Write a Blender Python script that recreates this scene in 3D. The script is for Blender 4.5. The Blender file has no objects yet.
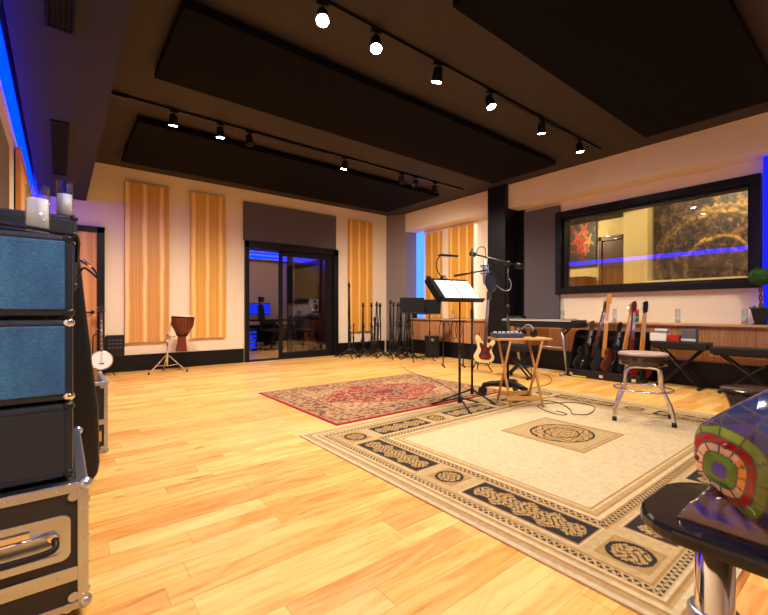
import bpy, bmesh, math, random
import numpy as np
from mathutils import Vector, Matrix, Euler
random.seed(7)
PI = math.pi
SC = bpy.context.scene
COL = SC.collection

# ------------------------------------------------------------------ node helper
class NT:
    def __init__(s, name):
        s.m = bpy.data.materials.new(name); s.m.use_nodes = True
        s.t = s.m.node_tree; s.t.nodes.clear()
        s.out = s.t.nodes.new('ShaderNodeOutputMaterial')
    def n(s, typ, ins=None, **kw):
        nd = s.t.nodes.new(typ)
        for k, v in kw.items(): setattr(nd, k, v)
        if ins:
            for k, v in ins.items():
                sock = nd.inputs[k]
                if isinstance(v, bpy.types.NodeSocket): s.t.links.new(v, sock)
                else: sock.default_value = v
        return nd
    def math(s, op, a, b=0.0, c=None):
        ins = {0: a, 1: b}
        if c is not None: ins[2] = c
        return s.n('ShaderNodeMath', ins, operation=op).outputs[0]
    def mix(s, f, a, b, blend='MIX'):
        nd = s.n('ShaderNodeMix', {0: f}, data_type='RGBA', blend_type=blend)
        for k, v in ((6, a), (7, b)):
            if isinstance(v, bpy.types.NodeSocket): s.t.links.new(v, nd.inputs[k])
            else: nd.inputs[k].default_value = c4(v)
        return nd.outputs[2]
    def coords(s):
        tc = s.n('ShaderNodeTexCoord'); sp = s.n('ShaderNodeSeparateXYZ', {0: tc.outputs['Object']})
        return tc.outputs['Object'], sp.outputs[0], sp.outputs[1], sp.outputs[2]
    def comb(s, x, y, z):
        return s.n('ShaderNodeCombineXYZ', {0: x, 1: y, 2: z}).outputs[0]
    def noise(s, vec, scale, detail=3, rough=.5, dist=0.0):
        return s.n('ShaderNodeTexNoise', {'Vector': vec, 'Scale': scale, 'Detail': detail, 'Roughness': rough, 'Distortion': dist}).outputs[0]
    def ramp(s, fac, stops):
        r = s.n('ShaderNodeValToRGB', {0: fac}); e = r.color_ramp.elements
        while len(e) < len(stops): e.new(.5)
        for el, (p, c) in zip(e, stops): el.position = p; el.color = c4(c)
        return r.outputs[0]
    def principled(s, color, rough=.5, metal=0.0, bump=None, bstr=.1, bdist=.01, **extra):
        p = s.n('ShaderNodeBsdfPrincipled', {'Base Color': color if isinstance(color, bpy.types.NodeSocket) else c4(color), 'Metallic': metal})
        if isinstance(rough, bpy.types.NodeSocket): s.t.links.new(rough, p.inputs['Roughness'])
        else: p.inputs['Roughness'].default_value = rough
        for k, v in extra.items():
            p.inputs[k.replace('_', ' ')].default_value = v
        if bump is not None:
            b = s.n('ShaderNodeBump', {'Height': bump, 'Strength': bstr, 'Distance': bdist})
            s.t.links.new(b.outputs[0], p.inputs['Normal'])
        s.t.links.new(p.outputs[0], s.out.inputs[0]); return s.m

def c4(c): return (c[0], c[1], c[2], 1.0)
def sr(r, g, b):
    f = lambda v: (v/255/12.92) if v/255 <= .04045 else ((v/255+.055)/1.055)**2.4
    return (f(r), f(g), f(b))

def simple(name, col, rough=.5, metal=0.0, var=.12, scale=30, bstr=.05, **extra):
    t = NT(name); v, x, y, z = t.coords()
    nz = t.noise(v, scale, 3)
    c = t.mix(nz, tuple(a*(1-var) for a in col), tuple(min(1, a*(1+var)) for a in col))
    return t.principled(c, rough, metal, nz, bstr, .003, **extra)

def emis(name, col, strength):
    t = NT(name)
    e = t.n('ShaderNodeEmission', {'Color': c4(col), 'Strength': strength})
    t.t.links.new(e.outputs[0], t.out.inputs[0]); return t.m

def glassy(name, tint=(1, 1, 1), ior=1.45, boost=0.0):
    t = NT(name)
    fc = t.n('ShaderNodeLayerWeight', {'Blend': .5}).outputs['Facing']
    fr = t.math('MULTIPLY_ADD', t.math('POWER', fc, 3.0), .55, .04+boost)
    a = t.n('ShaderNodeBsdfTransparent', {'Color': c4(tint)}); b = t.n('ShaderNodeBsdfGlossy', {'Roughness': 0.01})
    mx = t.n('ShaderNodeMixShader', {0: fr, 1: a.outputs[0], 2: b.outputs[0]})
    t.t.links.new(mx.outputs[0], t.out.inputs[0]); return t.m

def attr_mat(name, rough=.9, bumpscale=0, bstr=.3, coat=0.0, trans=0.0):
    t = NT(name); v, x, y, z = t.coords()
    a = t.n('ShaderNodeVertexColor', layer_name='Col').outputs[0]
    nz = t.noise(v, bumpscale or 200, 2)
    c = t.mix(t.math('MULTIPLY', nz, .35), a, (0, 0, 0))
    kw = {}
    if coat: kw['Coat_Weight'] = coat
    return t.principled(c, rough, 0, nz, bstr, .004, **kw)

# ------------------------------------------------------------------ mesh builder
class MB:
    def __init__(s): s.v = []; s.f = []; s.sm = []
    def add(s, vs, fs, smooth=False, M=None):
        o = len(s.v)
        for p in vs:
            p = Vector(p)
            if M is not None: p = M @ p
            s.v.append(tuple(p))
        for f in fs: s.f.append(tuple(i+o for i in f)); s.sm.append(smooth)
        return s
    def box(s, x0, x1, y0, y1, z0, z1, M=None, b=0.0):
        if b > 0:
            bm = bmesh.new(); bmesh.ops.create_cube(bm, size=1)
            for vv in bm.verts:
                vv.co = Vector(((x0+x1)/2+vv.co.x*(x1-x0), (y0+y1)/2+vv.co.y*(y1-y0), (z0+z1)/2+vv.co.z*(z1-z0)))
            bmesh.ops.bevel(bm, geom=list(bm.edges), offset=b, segments=2, profile=.6, affect='EDGES')
            bm.verts.index_update()
            s.add([v.co for v in bm.verts], [[v.index for v in f.verts] for f in bm.faces], False, M); bm.free(); return s
        vs = [(x0,y0,z0),(x1,y0,z0),(x1,y1,z0),(x0,y1,z0),(x0,y0,z1),(x1,y0,z1),(x1,y1,z1),(x0,y1,z1)]
        return s.add(vs, [(0,3,2,1),(4,5,6,7),(0,1,5,4),(1,2,6,5),(2,3,7,6),(3,0,4,7)], False, M)
    def tube(s, pts, r, seg=8, M=None, cap=True):
        pts = [Vector(p) for p in pts]; n = len(pts)
        rs = r if isinstance(r, (list, tuple)) else [r]*n
        vs = []; fs = []; prev = None
        for i, p in enumerate(pts):
            d = (pts[min(i+1, n-1)]-pts[max(i-1, 0)])
            d = d.normalized() if d.length > 1e-9 else Vector((0, 0, 1))
            if prev is None: a = d.orthogonal().normalized()
            else:
                a = prev - d*prev.dot(d); a = a.normalized() if a.length > 1e-6 else d.orthogonal().normalized()
            prev = a; b = d.cross(a)
            for k in range(seg):
                t = 2*PI*k/seg; vs.append(p+(a*math.cos(t)+b*math.sin(t))*rs[i])
        for i in range(n-1):
            for k in range(seg):
                fs.append((i*seg+k, i*seg+(k+1) % seg, (i+1)*seg+(k+1) % seg, (i+1)*seg+k))
        s.add(vs, fs, True, M)
        if cap:
            s.add(vs[:seg], [tuple(range(seg))[::-1]], False, M); s.add(vs[-seg:], [tuple(range(seg))], False, M)
        return s
    def cyl(s, p0, p1, r0, r1=None, seg=16, M=None): return s.tube([p0, p1], [r0, r0 if r1 is None else r1], seg, M)
    def lathe(s, prof, o=(0, 0, 0), seg=24, M=None, smooth=True):
        vs = []; fs = []; n = len(prof)
        for r, z in prof:
            for k in range(seg):
                t = 2*PI*k/seg; vs.append((o[0]+r*math.cos(t), o[1]+r*math.sin(t), o[2]+z))
        for i in range(n-1):
            for k in range(seg): fs.append((i*seg+k, i*seg+(k+1) % seg, (i+1)*seg+(k+1) % seg, (i+1)*seg+k))
        s.add(vs, fs, smooth, M)
        s.add(vs[:seg], [tuple(range(seg))[::-1]], False, M); s.add(vs[-seg:], [tuple(range(seg))], False, M); return s
    def prism(s, pts, y0, y1, M=None):       # outline in local x,z extruded along y
        n = len(pts)
        vs = [(u, y0, w) for u, w in pts]+[(u, y1, w) for u, w in pts]
        fs = [tuple(range(n)), tuple(range(2*n-1, n-1, -1))]+[(i, i+n, (i+1) % n+n, (i+1) % n) for i in range(n)]
        return s.add(vs, fs, False, M)
    def slab(s, pts, z0, z1, M=None):        # outline in x,y extruded along z
        n = len(pts)
        vs = [(u, w, z0) for u, w in pts]+[(u, w, z1) for u, w in pts]
        fs = [tuple(range(n-1, -1, -1)), tuple(range(n, 2*n))]+[(i, (i+1) % n, (i+1) % n+n, i+n) for i in range(n)]
        return s.add(vs, fs, False, M)
    def ball(s, c, r, seg=12, M=None):
        r = r if isinstance(r, (list, tuple)) else (r, r, r); vs = []; fs = []; R = seg//2
        for i in range(R+1):
            a = PI*i/R
            for k in range(seg):
                t = 2*PI*k/seg
                vs.append((c[0]+r[0]*math.sin(a)*math.cos(t), c[1]+r[1]*math.sin(a)*math.sin(t), c[2]+r[2]*math.cos(a)))
        for i in range(R):
            for k in range(seg): fs.append((i*seg+k, (i+1)*seg+k, (i+1)*seg+(k+1) % seg, i*seg+(k+1) % seg))
        return s.add(vs, fs, True, M)
    def torus(s, c, R, r, ax='z', seg=28, sg=8, M=None, sx=1, a0=0, a1=2*PI):
        pts = []
        full = abs(a1-a0-2*PI) < 1e-6
        for i in range(seg+1):
            t = a0+(a1-a0)*i/seg; u, w = R*math.cos(t)*sx, R*math.sin(t)
            pts.append((c[0]+u, c[1]+w, c[2]) if ax == 'z' else (c[0]+u, c[1], c[2]+w) if ax == 'y' else (c[0], c[1]+u, c[2]+w))
        return s.tube(pts, r, sg, M, not full)
    def build(s, name, mat, parent=None, bevel=0.0):
        me = bpy.data.meshes.new(name); me.from_pydata(s.v, [], s.f)
        me.polygons.foreach_set('use_smooth', s.sm)
        bm = bmesh.new(); bm.from_mesh(me); bmesh.ops.remove_doubles(bm, verts=bm.verts, dist=1e-6)
        bmesh.ops.recalc_face_normals(bm, faces=bm.faces); bm.to_mesh(me); bm.free()
        me.materials.append(mat); me.update()
        o = bpy.data.objects.new(name, me); COL.objects.link(o)
        if parent is not None: o.parent = parent
        if bevel:
            md = o.modifiers.new('bevel', 'BEVEL'); md.width = bevel; md.segments = 2; md.limit_method = 'ANGLE'
        return o

def smooth_path(pts, n=6):
    pts = [Vector(p) for p in pts]; out = []
    P = [pts[0]]+pts+[pts[-1]]
    for i in range(1, len(P)-2):
        for k in range(n):
            t = k/n; a, b, c, d = P[i-1], P[i], P[i+1], P[i+2]
            out.append(.5*((2*b)+(c-a)*t+(2*a-5*b+4*c-d)*t*t+(3*b-a-3*c+d)*t**3))
    out.append(pts[-1]); return out
def smooth_loop(pts, n=5):
    pts = [Vector((p[0], p[1], 0)) for p in pts]; N = len(pts); out = []
    for i in range(N):
        a, b, c, d = pts[i-1], pts[i], pts[(i+1) % N], pts[(i+2) % N]
        for k in range(n):
            t = k/n; q = .5*((2*b)+(c-a)*t+(2*a-5*b+4*c-d)*t*t+(3*b-a-3*c+d)*t**3); out.append((q.x, q.y))
    return out
def rrect(w, h, r, n=5, cx=0, cy=0):
    out = []
    for sx, sy, a in ((1, 1, 0), (-1, 1, 90), (-1, -1, 180), (1, -1, 270)):
        for k in range(n+1):
            t = math.radians(a+90*k/n); out.append((cx+sx*(w/2-r)+r*math.cos(t), cy+sy*(h/2-r)+r*math.sin(t)))
    return out

def tag(o, label=None, cat=None, group=None, kind=None):
    if label: o['label'] = label
    if cat: o['category'] = cat
    if group: o['group'] = group
    if kind: o['kind'] = kind
    return o
def thing(name, label, cat, loc=(0, 0, 0), rz=0.0, group=None, rx=0.0, ry=0.0):
    o = bpy.data.objects.new(name, None); COL.objects.link(o); o.empty_display_size = .1
    o.location = loc; o.rotation_euler = (rx, ry, rz)
    return tag(o, label, cat, group)
def struct(name, mb, mat, parent=None, bevel=0):
    o = mb.build(name, mat, parent, bevel)
    if parent is None: o['kind'] = 'structure'
    return o
def sbox(name, x0, x1, y0, y1, z0, z1, mat, parent=None, bevel=0):
    return struct(name, MB().box(x0, x1, y0, y1, z0, z1), mat, parent, bevel)
def copy_tree(o, parent=None):
    c = o.copy(); COL.objects.link(c)
    if parent is not None: c.parent = parent
    for ch in list(o.children): copy_tree(ch, c)
    return c
def grid_obj(name, nx, ny, fpos, fcol, mat, parent=None, smooth=False, closed_back=None):
    """surface patch: fpos(U,V)->xyz arrays, fcol(U,V)->rgb arrays, U,V in 0..1"""
    u = np.linspace(0, 1, nx); v = np.linspace(0, 1, ny); U, V = np.meshgrid(u, v)
    U = U.ravel(); V = V.ravel(); P = np.stack(fpos(U, V), 1).astype(np.float32)
    i = (np.arange(ny-1)[:, None]*nx+np.arange(nx-1)[None, :]).ravel()
    F = np.stack([i, i+1, i+nx+1, i+nx], 1).astype(np.int32)
    me = bpy.data.meshes.new(name)
    me.vertices.add(len(P)); me.vertices.foreach_set('co', P.ravel())
    me.loops.add(F.size); me.loops.foreach_set('vertex_index', F.ravel())
    me.polygons.add(len(F)); me.polygons.foreach_set('loop_start', np.arange(0, F.size, 4, dtype=np.int32))
    me.update(calc_edges=True)
    if smooth: me.polygons.foreach_set('use_smooth', [True]*len(F))
    ca = me.color_attributes.new('Col', 'FLOAT_COLOR', 'POINT')
    C = np.ones((len(P), 4), np.float32); C[:, :3] = fcol(U, V); ca.data.foreach_set('color', C.ravel())
    me.materials.append(mat)
    o = bpy.data.objects.new(name, me); COL.objects.link(o)
    if parent is not None: o.parent = parent
    return o

# ------------------------------------------------------------------ materials
def floor_mat(name, base=1.0):
    t = NT(name); v, x, y, z = t.coords(); W = .118
    row = t.math('FLOOR', t.math('DIVIDE', y, W))
    rn = t.n('ShaderNodeTexWhiteNoise', {'Vector': t.comb(row, 3.1, 0)}, noise_dimensions='3D').outputs[0]
    L = t.math('MULTIPLY_ADD', rn, .7, .62)
    xs = t.math('DIVIDE', t.math('ADD', x, t.math('MULTIPLY', rn, 17.3)), L)
    pid = t.math('FLOOR', xs)
    pn = t.n('ShaderNodeTexWhiteNoise', {'Vector': t.comb(row, pid, 1.7)}, noise_dimensions='3D').outputs[0]
    pn2 = t.n('ShaderNodeTexWhiteNoise', {'Vector': t.comb(pid, row, 5.7)}, noise_dimensions='3D').outputs[0]
    off = t.math('MULTIPLY', pn, 37.0)
    gv = t.comb(t.math('ADD', t.math('MULTIPLY', x, 1.6), off), t.math('MULTIPLY', y, 11.0), off)
    g1 = t.noise(gv, 1.5, 5, .6, 1.2)
    gf = t.noise(t.comb(t.math('ADD', t.math('MULTIPLY', x, 4), off), t.math('MULTIPLY', y, 90), off), 2.0, 3, .6)
    plank = t.ramp(pn, [(0, sr(204, 132, 50)), (.2, sr(214, 150, 62)), (.5, sr(230, 176, 88)), (.8, sr(238, 194, 110)), (.93, sr(240, 200, 122)), (1, sr(186, 116, 42))])
    grain = t.ramp(g1, [(.28, sr(164, 90, 34)), (.42, sr(222, 158, 78)), (.6, sr(244, 202, 130))])
    c = t.mix(.45, plank, grain)
    c = t.mix(t.math('MULTIPLY', gf, .18), c, sr(150, 92, 48))
    # knots and dark streaks
    kn = t.noise(t.comb(t.math('ADD', t.math('MULTIPLY', x, 2.2), off), t.math('MULTIPLY', y, 8), off), 1.6, 2, .5, .6)
    km = t.ramp(kn, [(.70, (0, 0, 0)), (.78, (1, 1, 1))])
    c = t.mix(t.math('MULTIPLY', km, .75), c, sr(128, 70, 34))
    fy = t.math('FRACT', t.math('DIVIDE', y, W)); fx = t.math('FRACT', xs)
    e1 = t.math('LESS_THAN', fy, .016); e2 = t.math('LESS_THAN', fx, .0025)
    e = t.math('MAXIMUM', e1, e2)
    c = t.mix(t.math('MULTIPLY', e, .55), c, sr(110, 66, 34))
    h = t.math('SUBTRACT', t.math('MULTIPLY', gf, .2), e)
    ro = t.math('MULTIPLY_ADD', g1, .12, .30)
    return t.principled(c, ro, 0, h, .12, .002, Specular_IOR_Level=.28)

def veneer(name, dark, light, seam, per=.255, ph=0.0, horizontal=False, rough=.42):
    t = NT(name); v, x, y, z = t.coords()
    u, w = (z, x) if horizontal else (x, z)
    wob = t.math('MULTIPLY', t.math('SUBTRACT', t.noise(t.comb(t.math('MULTIPLY', u, 3), 0, t.math('MULTIPLY', w, .8)), 1.5, 2), .5), .05)
    f = t.math('PINGPONG', t.math('ADD', t.math('ADD', u, wob), ph), per/2)      # 0..per/2
    f = t.math('DIVIDE', f, per/2)
    g = t.noise(t.comb(t.math('MULTIPLY', f, 5), y, t.math('MULTIPLY', w, .35)), 2.2, 4, .55, .3)
    fine = t.noise(t.comb(t.math('MULTIPLY', u, 80), 0, t.math('MULTIPLY', w, 2)), 2, 2)
    s = t.math('ADD', f, t.math('MULTIPLY', t.math('SUBTRACT', g, .5), .28))
    c = t.ramp(s, [(.0, seam), (.14, seam), (.26, light), (.6, dark), (.85, light), (1.0, dark)])
    c = t.mix(t.math('MULTIPLY', fine, .15), c, dark)
    return t.principled(c, rough, 0, fine, .03, .001)

def wall_mat(name, col):
    t = NT(name); v, x, y, z = t.coords(); nz = t.noise(v, 120, 3)
    n2 = t.noise(v, 1.2, 2)
    c = t.mix(n2, tuple(a*.97 for a in col), tuple(a*1.02 for a in col))
    return t.principled(c, .75, 0, nz, .05, .002)

def planks_mat(name):
    t = NT(name); v, x, y, z = t.coords()
    row = t.math('FLOOR', t.math('DIVIDE', y, .27))
    pn = t.n('ShaderNodeTexWhiteNoise', {'Vector': t.comb(row, 2.2, 0)}, noise_dimensions='3D').outputs[0]
    g = t.noise(t.comb(0, t.math('MULTIPLY', y, 16), t.math('MULTIPLY', t.math('ADD', z, t.math('MULTIPLY', pn, 9)), 1.2)), 2.5, 4, .6, 1.0)
    c = t.ramp(pn, [(0, sr(138, 86, 52)), (.5, sr(178, 122, 78)), (1, sr(204, 152, 104))])
    c = t.mix(.5, c, t.ramp(g, [(.3, sr(120, 74, 46)), (.6, sr(190, 138, 92))]))
    e = t.math('LESS_THAN', t.math('FRACT', t.math('DIVIDE', y, .27)), .018)
    c = t.mix(t.math('MULTIPLY', e, .7), c, sr(70, 42, 24))
    return t.principled(c, .45)

M = {}
M['floor'] = floor_mat('maple_plank_floor')
M['cream'] = wall_mat('cream_paint', sr(236, 218, 192))
M['ceil'] = wall_mat('dark_brown_ceiling_paint', sr(48, 38, 38))
M['soffit'] = wall_mat('dark_navy_soffit_paint', sr(9, 11, 34))  # navy tint puts the cove's blue glow into the soffit colour
M['black_wood'] = simple('black_stained_wood', (.006, .0055, .007), .4, Specular_IOR_Level=.25)
M['black'] = simple('black_plastic', (.009, .009, .011), .38, Specular_IOR_Level=.35)
M['black_matte'] = simple('matte_black_fabric', (.006, .006, .007), .9, scale=150, bstr=.3, Specular_IOR_Level=.2)
M['black_metal'] = simple('black_powder_coated_metal', (.008, .008, .009), .35, .1, Specular_IOR_Level=.35)
M['gloss_black'] = simple('gloss_black', (.008, .008, .010), .14)
M['cloud'] = simple('black_cloud_fabric', (.0035, .003, .0045), .95, scale=90, bstr=.2, Specular_IOR_Level=.12)
M['grey_fabric'] = simple('grey_acoustic_fabric', sr(92, 84, 88), .95, scale=120, bstr=.25, var=.06)
M['taupe_fabric'] = simple('taupe_acoustic_fabric', sr(132, 118, 112), .95, scale=120, bstr=.25, var=.06)
M['chrome'] = simple('chrome', (.82, .82, .84), .1, 1.0, var=.02, bstr=.0)
M['steel'] = simple('brushed_aluminium', (.52, .60, .76), .3, 1.0, var=.06, bstr=.02)
M['dull_steel'] = simple('grey_steel_tube', (.42, .42, .44), .35, .8)
M['brass'] = simple('brass', (.7, .5, .2), .25, 1.0)
M['white'] = simple('white_plastic', (.75, .74, .72), .4)
M['paper'] = simple('white_paper', (.86, .86, .88), .8, var=.02)
M['ink'] = simple('grey_print', (.28, .28, .32), .8)
M['tolex'] = simple('dark_blue_black_tolex', sr(22, 32, 46), .42, scale=160, bstr=.5)
M['grille_blue'] = None
M['red'] = simple('red_lacquer', (.42, .02, .015), .25)
M['red_dark'] = simple('dark_red_lacquer', (.16, .012, .012), .2)
M['wood_light'] = simple('maple_neck_wood', sr(190, 128, 54), .35, scale=12)
M['wood_orange'] = simple('varnished_beech', sr(208, 154, 84), .4, scale=10)
M['wood_brown'] = simple('rosewood', sr(84, 46, 28), .4, scale=14)
M['wood_red'] = simple('carved_mahogany_drum_wood', sr(104, 40, 22), .3, scale=8)
M['cream_lacquer'] = simple('cream_lacquer', sr(232, 214, 160), .2)
M['sunburst'] = simple('amber_sunburst_lacquer', sr(176, 84, 30), .2, scale=6, var=.4)
M['worn_orange'] = simple('worn_orange_on_black', sr(84, 40, 24), .4, scale=25, var=.9)
M['red_neck'] = simple('dark_red_neck', sr(92, 30, 26), .35)
M['skin'] = simple('goat_skin', sr(214, 196, 160), .7)
M['wax'] = simple('white_wax', (.85, .84, .82), .5, var=.02)
M['door_wood'] = veneer('birch_door_veneer', sr(196, 130, 76), sr(214, 154, 98), sr(224, 170, 116), .3)
M['leaf'] = simple('leaf_green', (.03, .12, .015), .6, var=.5, scale=40)
M['green'] = simple('green_plastic', (.03, .22, .05), .4)
M['grey_box'] = simple('grey_card', sr(92, 92, 98), .6)
M['yellow'] = simple('neon_yellow_tape', sr(190, 220, 60), .5)
M['glass'] = glassy('clear_jar_glass', (.93, .95, .97), 1.4)
M['pane'] = glassy('window_pane_glass', (.88, .9, .9), 1.5, .05)
M['door_glass'] = glassy('sliding_door_glass', (.84, .84, .88), 1.5, .03)
M['planks'] = planks_mat('wainscot_planks')
M['ledge'] = simple('ledge_wood', sr(196, 150, 108), .4, scale=8)
M['lamp_on'] = emis('lit_lamp_lens', (1, .93, .82), 45)
M['led_cyan'] = emis('led_cyan_blue', (.045, .17, 1.0), 2.2)
M['led_blue'] = emis('led_deep_blue', (.008, .01, 1.0), 1.2)
M['led_cove'] = emis('led_cove_blue', (.0, .008, 1.0), 9.0)
M['led_warm'] = emis('led_warm_white', (1, .85, .6), .8)
M['screen'] = emis('blue_monitor_screen', (.008, .02, .55), 1.0)
M['carpet_pink'] = wall_mat('mauve_paint', sr(198, 170, 168))
M['lounge_wall'] = wall_mat('yellow_cream_paint', sr(222, 202, 150))
M['rubber'] = simple('black_rubber', (.01, .01, .01), .7)
M['bronze'] = simple('dark_cast_bronze', sr(112, 92, 82), .32, .75, var=.4, scale=30, bstr=.5)
def _gb():
    t = NT('blue_crinkled_leatherette'); v, x, y, z = t.coords()
    nz = t.noise(t.comb(t.math('MULTIPLY', x, 40), y, t.math('MULTIPLY', z, 75)), 2.2, 5, .65, 1.2)
    n2 = t.noise(t.comb(t.math('MULTIPLY', x, 8), y, t.math('MULTIPLY', z, 3)), 2, 3)
    k = t.math('ADD', t.math('MULTIPLY', nz, .6), t.math('MULTIPLY', n2, .4))
    c = t.ramp(k, [(.3, sr(18, 58, 104)), (.5, sr(36, 96, 152)), (.7, sr(62, 130, 184))])
    return t.principled(c, .45, 0, nz, .6, .003)
M['grille_blue'] = _gb()
V1 = veneer('ash_veneer_pale', sr(200, 140, 72), sr(212, 156, 88), sr(240, 204, 146), .255, .04)
V2 = veneer('ash_veneer_golden', sr(212, 154, 66), sr(226, 172, 84), sr(244, 208, 136), .235, .02)
V3 = veneer('ash_veneer_amber', sr(212, 146, 48), sr(224, 160, 62), sr(244, 200, 120), .23, .05)

# ================================================================== SETTING
H = 3.37; XL = -.33; XR = 6.97; YB = 7.95; YF = -2.4
sbox('floor', XL-.1, 9.6, YF-.1, 12.7, -.12, 0, M['floor'])
sbox('ceiling', XL-.1, XR+.1, YF-.1, YB+.1, H, H+.1, M['ceil'])
sbox('wall_left', XL-.1, XL, YF, YB+.1, 0, H, M['cream'])
sbox('wall_front', XL-.1, XR+.1, YF-.1, YF, 0, H, M['cream'])
# back wall with sliding-door opening x 2.86..4.88, z<2.32
mb = MB()
mb.box(XL, 2.86, YB, YB+.14, 0, H); mb.box(4.9, XR+.1, YB, YB+.14, 0, H); mb.box(2.86, 4.9, YB, YB+.14, 2.34, H)
struct('wall_back', mb, M['cream'])
# right wall with window opening
mb = MB(); y0, y1, z0, z1 = 1.15, 3.74, 1.36, 2.66
mb.box(XR, XR+.12, YF, y0, 0, H); mb.box(XR, XR+.12, y1, YB, 0, H); mb.box(XR, XR+.12, y0, y1, 0, z0); mb.box(XR, XR+.12, y0, y1, z1, H)
struct('wall_right', mb, M['cream'])
sbox('trim_1', 6.6, XR-.001, YF, 7.5, 2.93, H-.001, M['cream'])           # right soffit
# left soffit
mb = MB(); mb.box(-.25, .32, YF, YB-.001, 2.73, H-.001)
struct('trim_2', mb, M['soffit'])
# wainscot and ledge on the right
sbox('trim_3', 6.62, XR-.001, YF, 7.42, .33, .80, M['planks'])
sbox('trim_4', 6.58, XR-.001, YF, 7.42, .80, .83, M['ledge'], bevel=.004)
sbox('baseboard_right', 6.60, XR-.001, YF, 7.42, 0, .33, M['black_wood'], bevel=.004)
mb = MB(); mb.box(.56, 2.80, YB-.03, YB-.001, 0, .27); mb.box(4.95, 6.3, YB-.03, YB-.001, 0, .27)
struct('baseboard_back', mb, M['black_wood'], bevel=.004)
# corner column wrapped in taupe fabric
struct('trim_5', MB().slab([(6.37, YB-.001), (6.58, 7.50), (XR-.001, 7.46), (XR-.001, YB-.001)], 0, H-.001), M['taupe_fabric'])
struct('baseboard_corner', MB().slab([(6.34, YB-.035), (6.565, 7.475), (6.61, 7.43), (6.61, 7.46), (6.575, 7.495), (6.365, YB-.01)], 0, .27), M['black_wood'])
# black pillar
mb = MB(); mb.box(6.5, XR-.001, 4.57, 4.97, 0, H-.001)
struct('trim_6', mb, M['black_wood'], bevel=.004)
sbox('gap_shade_strip', 6.9, XR-.001, 4.45, 4.57, .83, 2.92, M['black_wood'])  # black strip standing in for the shadowed gap beside the pillar
# right grey column end
sbox('trim_8', 6.7, XR-.001, YF, .98, .831, 2.929, M['cream'])

# ---- left door
d = MB(); d.box(-.3, .46, YB-.045, YB-.002, 0, 2.24); 
door = struct('door_1', d, M['door_wood'])
fr = MB(); fr.box(.46, .56, YB-.07, YB-.002, 0, 2.33); fr.box(-.32, .56, YB-.07, YB-.002, 2.24, 2.33)
fr.build('door_frame', M['black_wood'], door, .004)
hd = MB(); hd.cyl((.40, YB-.045, .98), (.40, YB-.1, .98), .012); hd.cyl((.40, YB-.1, .98), (.28, YB-.1, .98), .011); hd.cyl((.40, YB-.045, .98), (.40, YB-.055, .98), .03)
hd.build('door_handle', M['black_metal'], door)

# ---- sliding door
sd = MB()
sd.box(2.82, 2.90, YB-.06, YB+.16, 0, 2.36); sd.box(4.82, 4.94, YB-.06, YB+.16, 0, 2.36); sd.box(2.82, 4.94, YB-.06, YB+.16, 2.24, 2.38)
sd.box(2.90, 4.82, YB-.02, YB+.16, 0, .025)
sdo = struct('door_2', sd, M['black_wood'], bevel=.004)
lf = MB()
lf.box(3.54, 3.62, YB+.0, YB+.04, .03, 2.24); lf.box(4.66, 4.82, YB+.0, YB+.04, .03, 2.24)
lf.box(3.62, 4.66, YB+.0, YB+.04, 2.14, 2.24); lf.box(3.62, 4.66, YB+.0, YB+.04, .03, .14)
lf.build('door_leaf', M['black_wood'], sdo, .003)
lb = MB()
lb.box(3.76, 3.88, YB+.07, YB+.11, .03, 2.24); lb.box(4.72, 4.82, YB+.07, YB+.11, .03, 2.24)
lb.box(4.55, 4.60, YB+.07, YB+.11, .12, 2.16); lb.box(3.88, 4.72, YB+.07, YB+.11, 2.16, 2.24); lb.box(3.88, 4.72, YB+.07, YB+.11, .03, .12)
lb.build('door_leaf', M['black_wood'], sdo, .003)
MB().box(3.62, 4.66, YB+.016, YB+.022, .14, 2.14).build('door_glass', M['door_glass'], sdo)
MB().box(3.88, 4.55, YB+.086, YB+.092, .12, 2.16).build('door_glass', M['door_glass'], sdo)
MB().tube(smooth_path([(3.58, YB-.0, .98), (3.58, YB-.05, 1.0), (3.58, YB-.055, 1.12), (3.58, YB-.05, 1.24), (3.58, YB-.0, 1.26)]), .009).build('door_handle', M['black_metal'], sdo)

# ---- window
w = MB(); X0 = 6.88
def frame4(mb, xa, xb, ya, yb, za, zb, t):
    mb.box(xa, xb, ya, ya+t, za, zb); mb.box(xa, xb, yb-t, yb, za, zb); mb.box(xa, xb, ya+t, yb-t, za, za+t); mb.box(xa, xb, ya+t, yb-t, zb-t, zb)
frame4(w, X0, 7.0, 1.085, 3.80, 1.295, 2.735, .10); frame4(w, 6.95, 7.14, 1.16, 3.725, 1.37, 2.655, .06)
wo = struct('window_1', w, M['black_wood'], bevel=.004)
MB().box(7.02, 7.03, 1.22, 3.665, 1.43, 2.595).build('window_pane', M['pane'], wo)

# ---- wall panels (things)
def panel(name, label, cat, mats, w_, h_, t_, loc, rz, group=None, frame=None):
    o = thing(name, label, cat, loc, rz, group)
    MB().box(-w_/2, w_/2, -t_, -.012, 0, h_).build('face_panel', mats, o, .003)
    MB().box(-w_/2+.02, w_/2-.02, -.012, 0, .02, h_-.02).build('backing', M['black'], o)
    return o
panel('wood_panel', 'tall pale wood veneer panel on back wall, left one of pair, above the drum', 'wall panel', V1, .66, 2.66, .06, (1.16, YB, .475), 0)
panel('wood_panel', 'tall golden wood veneer panel on back wall, between drum and sliding door', 'wall panel', V2, .62, 2.63, .06, (2.14, YB, .51), 0)
panel('wood_panel', 'tall golden wood veneer panel on back wall, behind the cluster of microphone stands', 'wall panel', V3, .68, 2.60, .06, (5.56, YB, .52), 0)
panel('wood_panel', 'orange wood veneer panel in recess, right beside the cyan light strip', 'wall panel', V3, .50, 2.02, .05, (XR, 6.86, .84), -PI/2)
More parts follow.
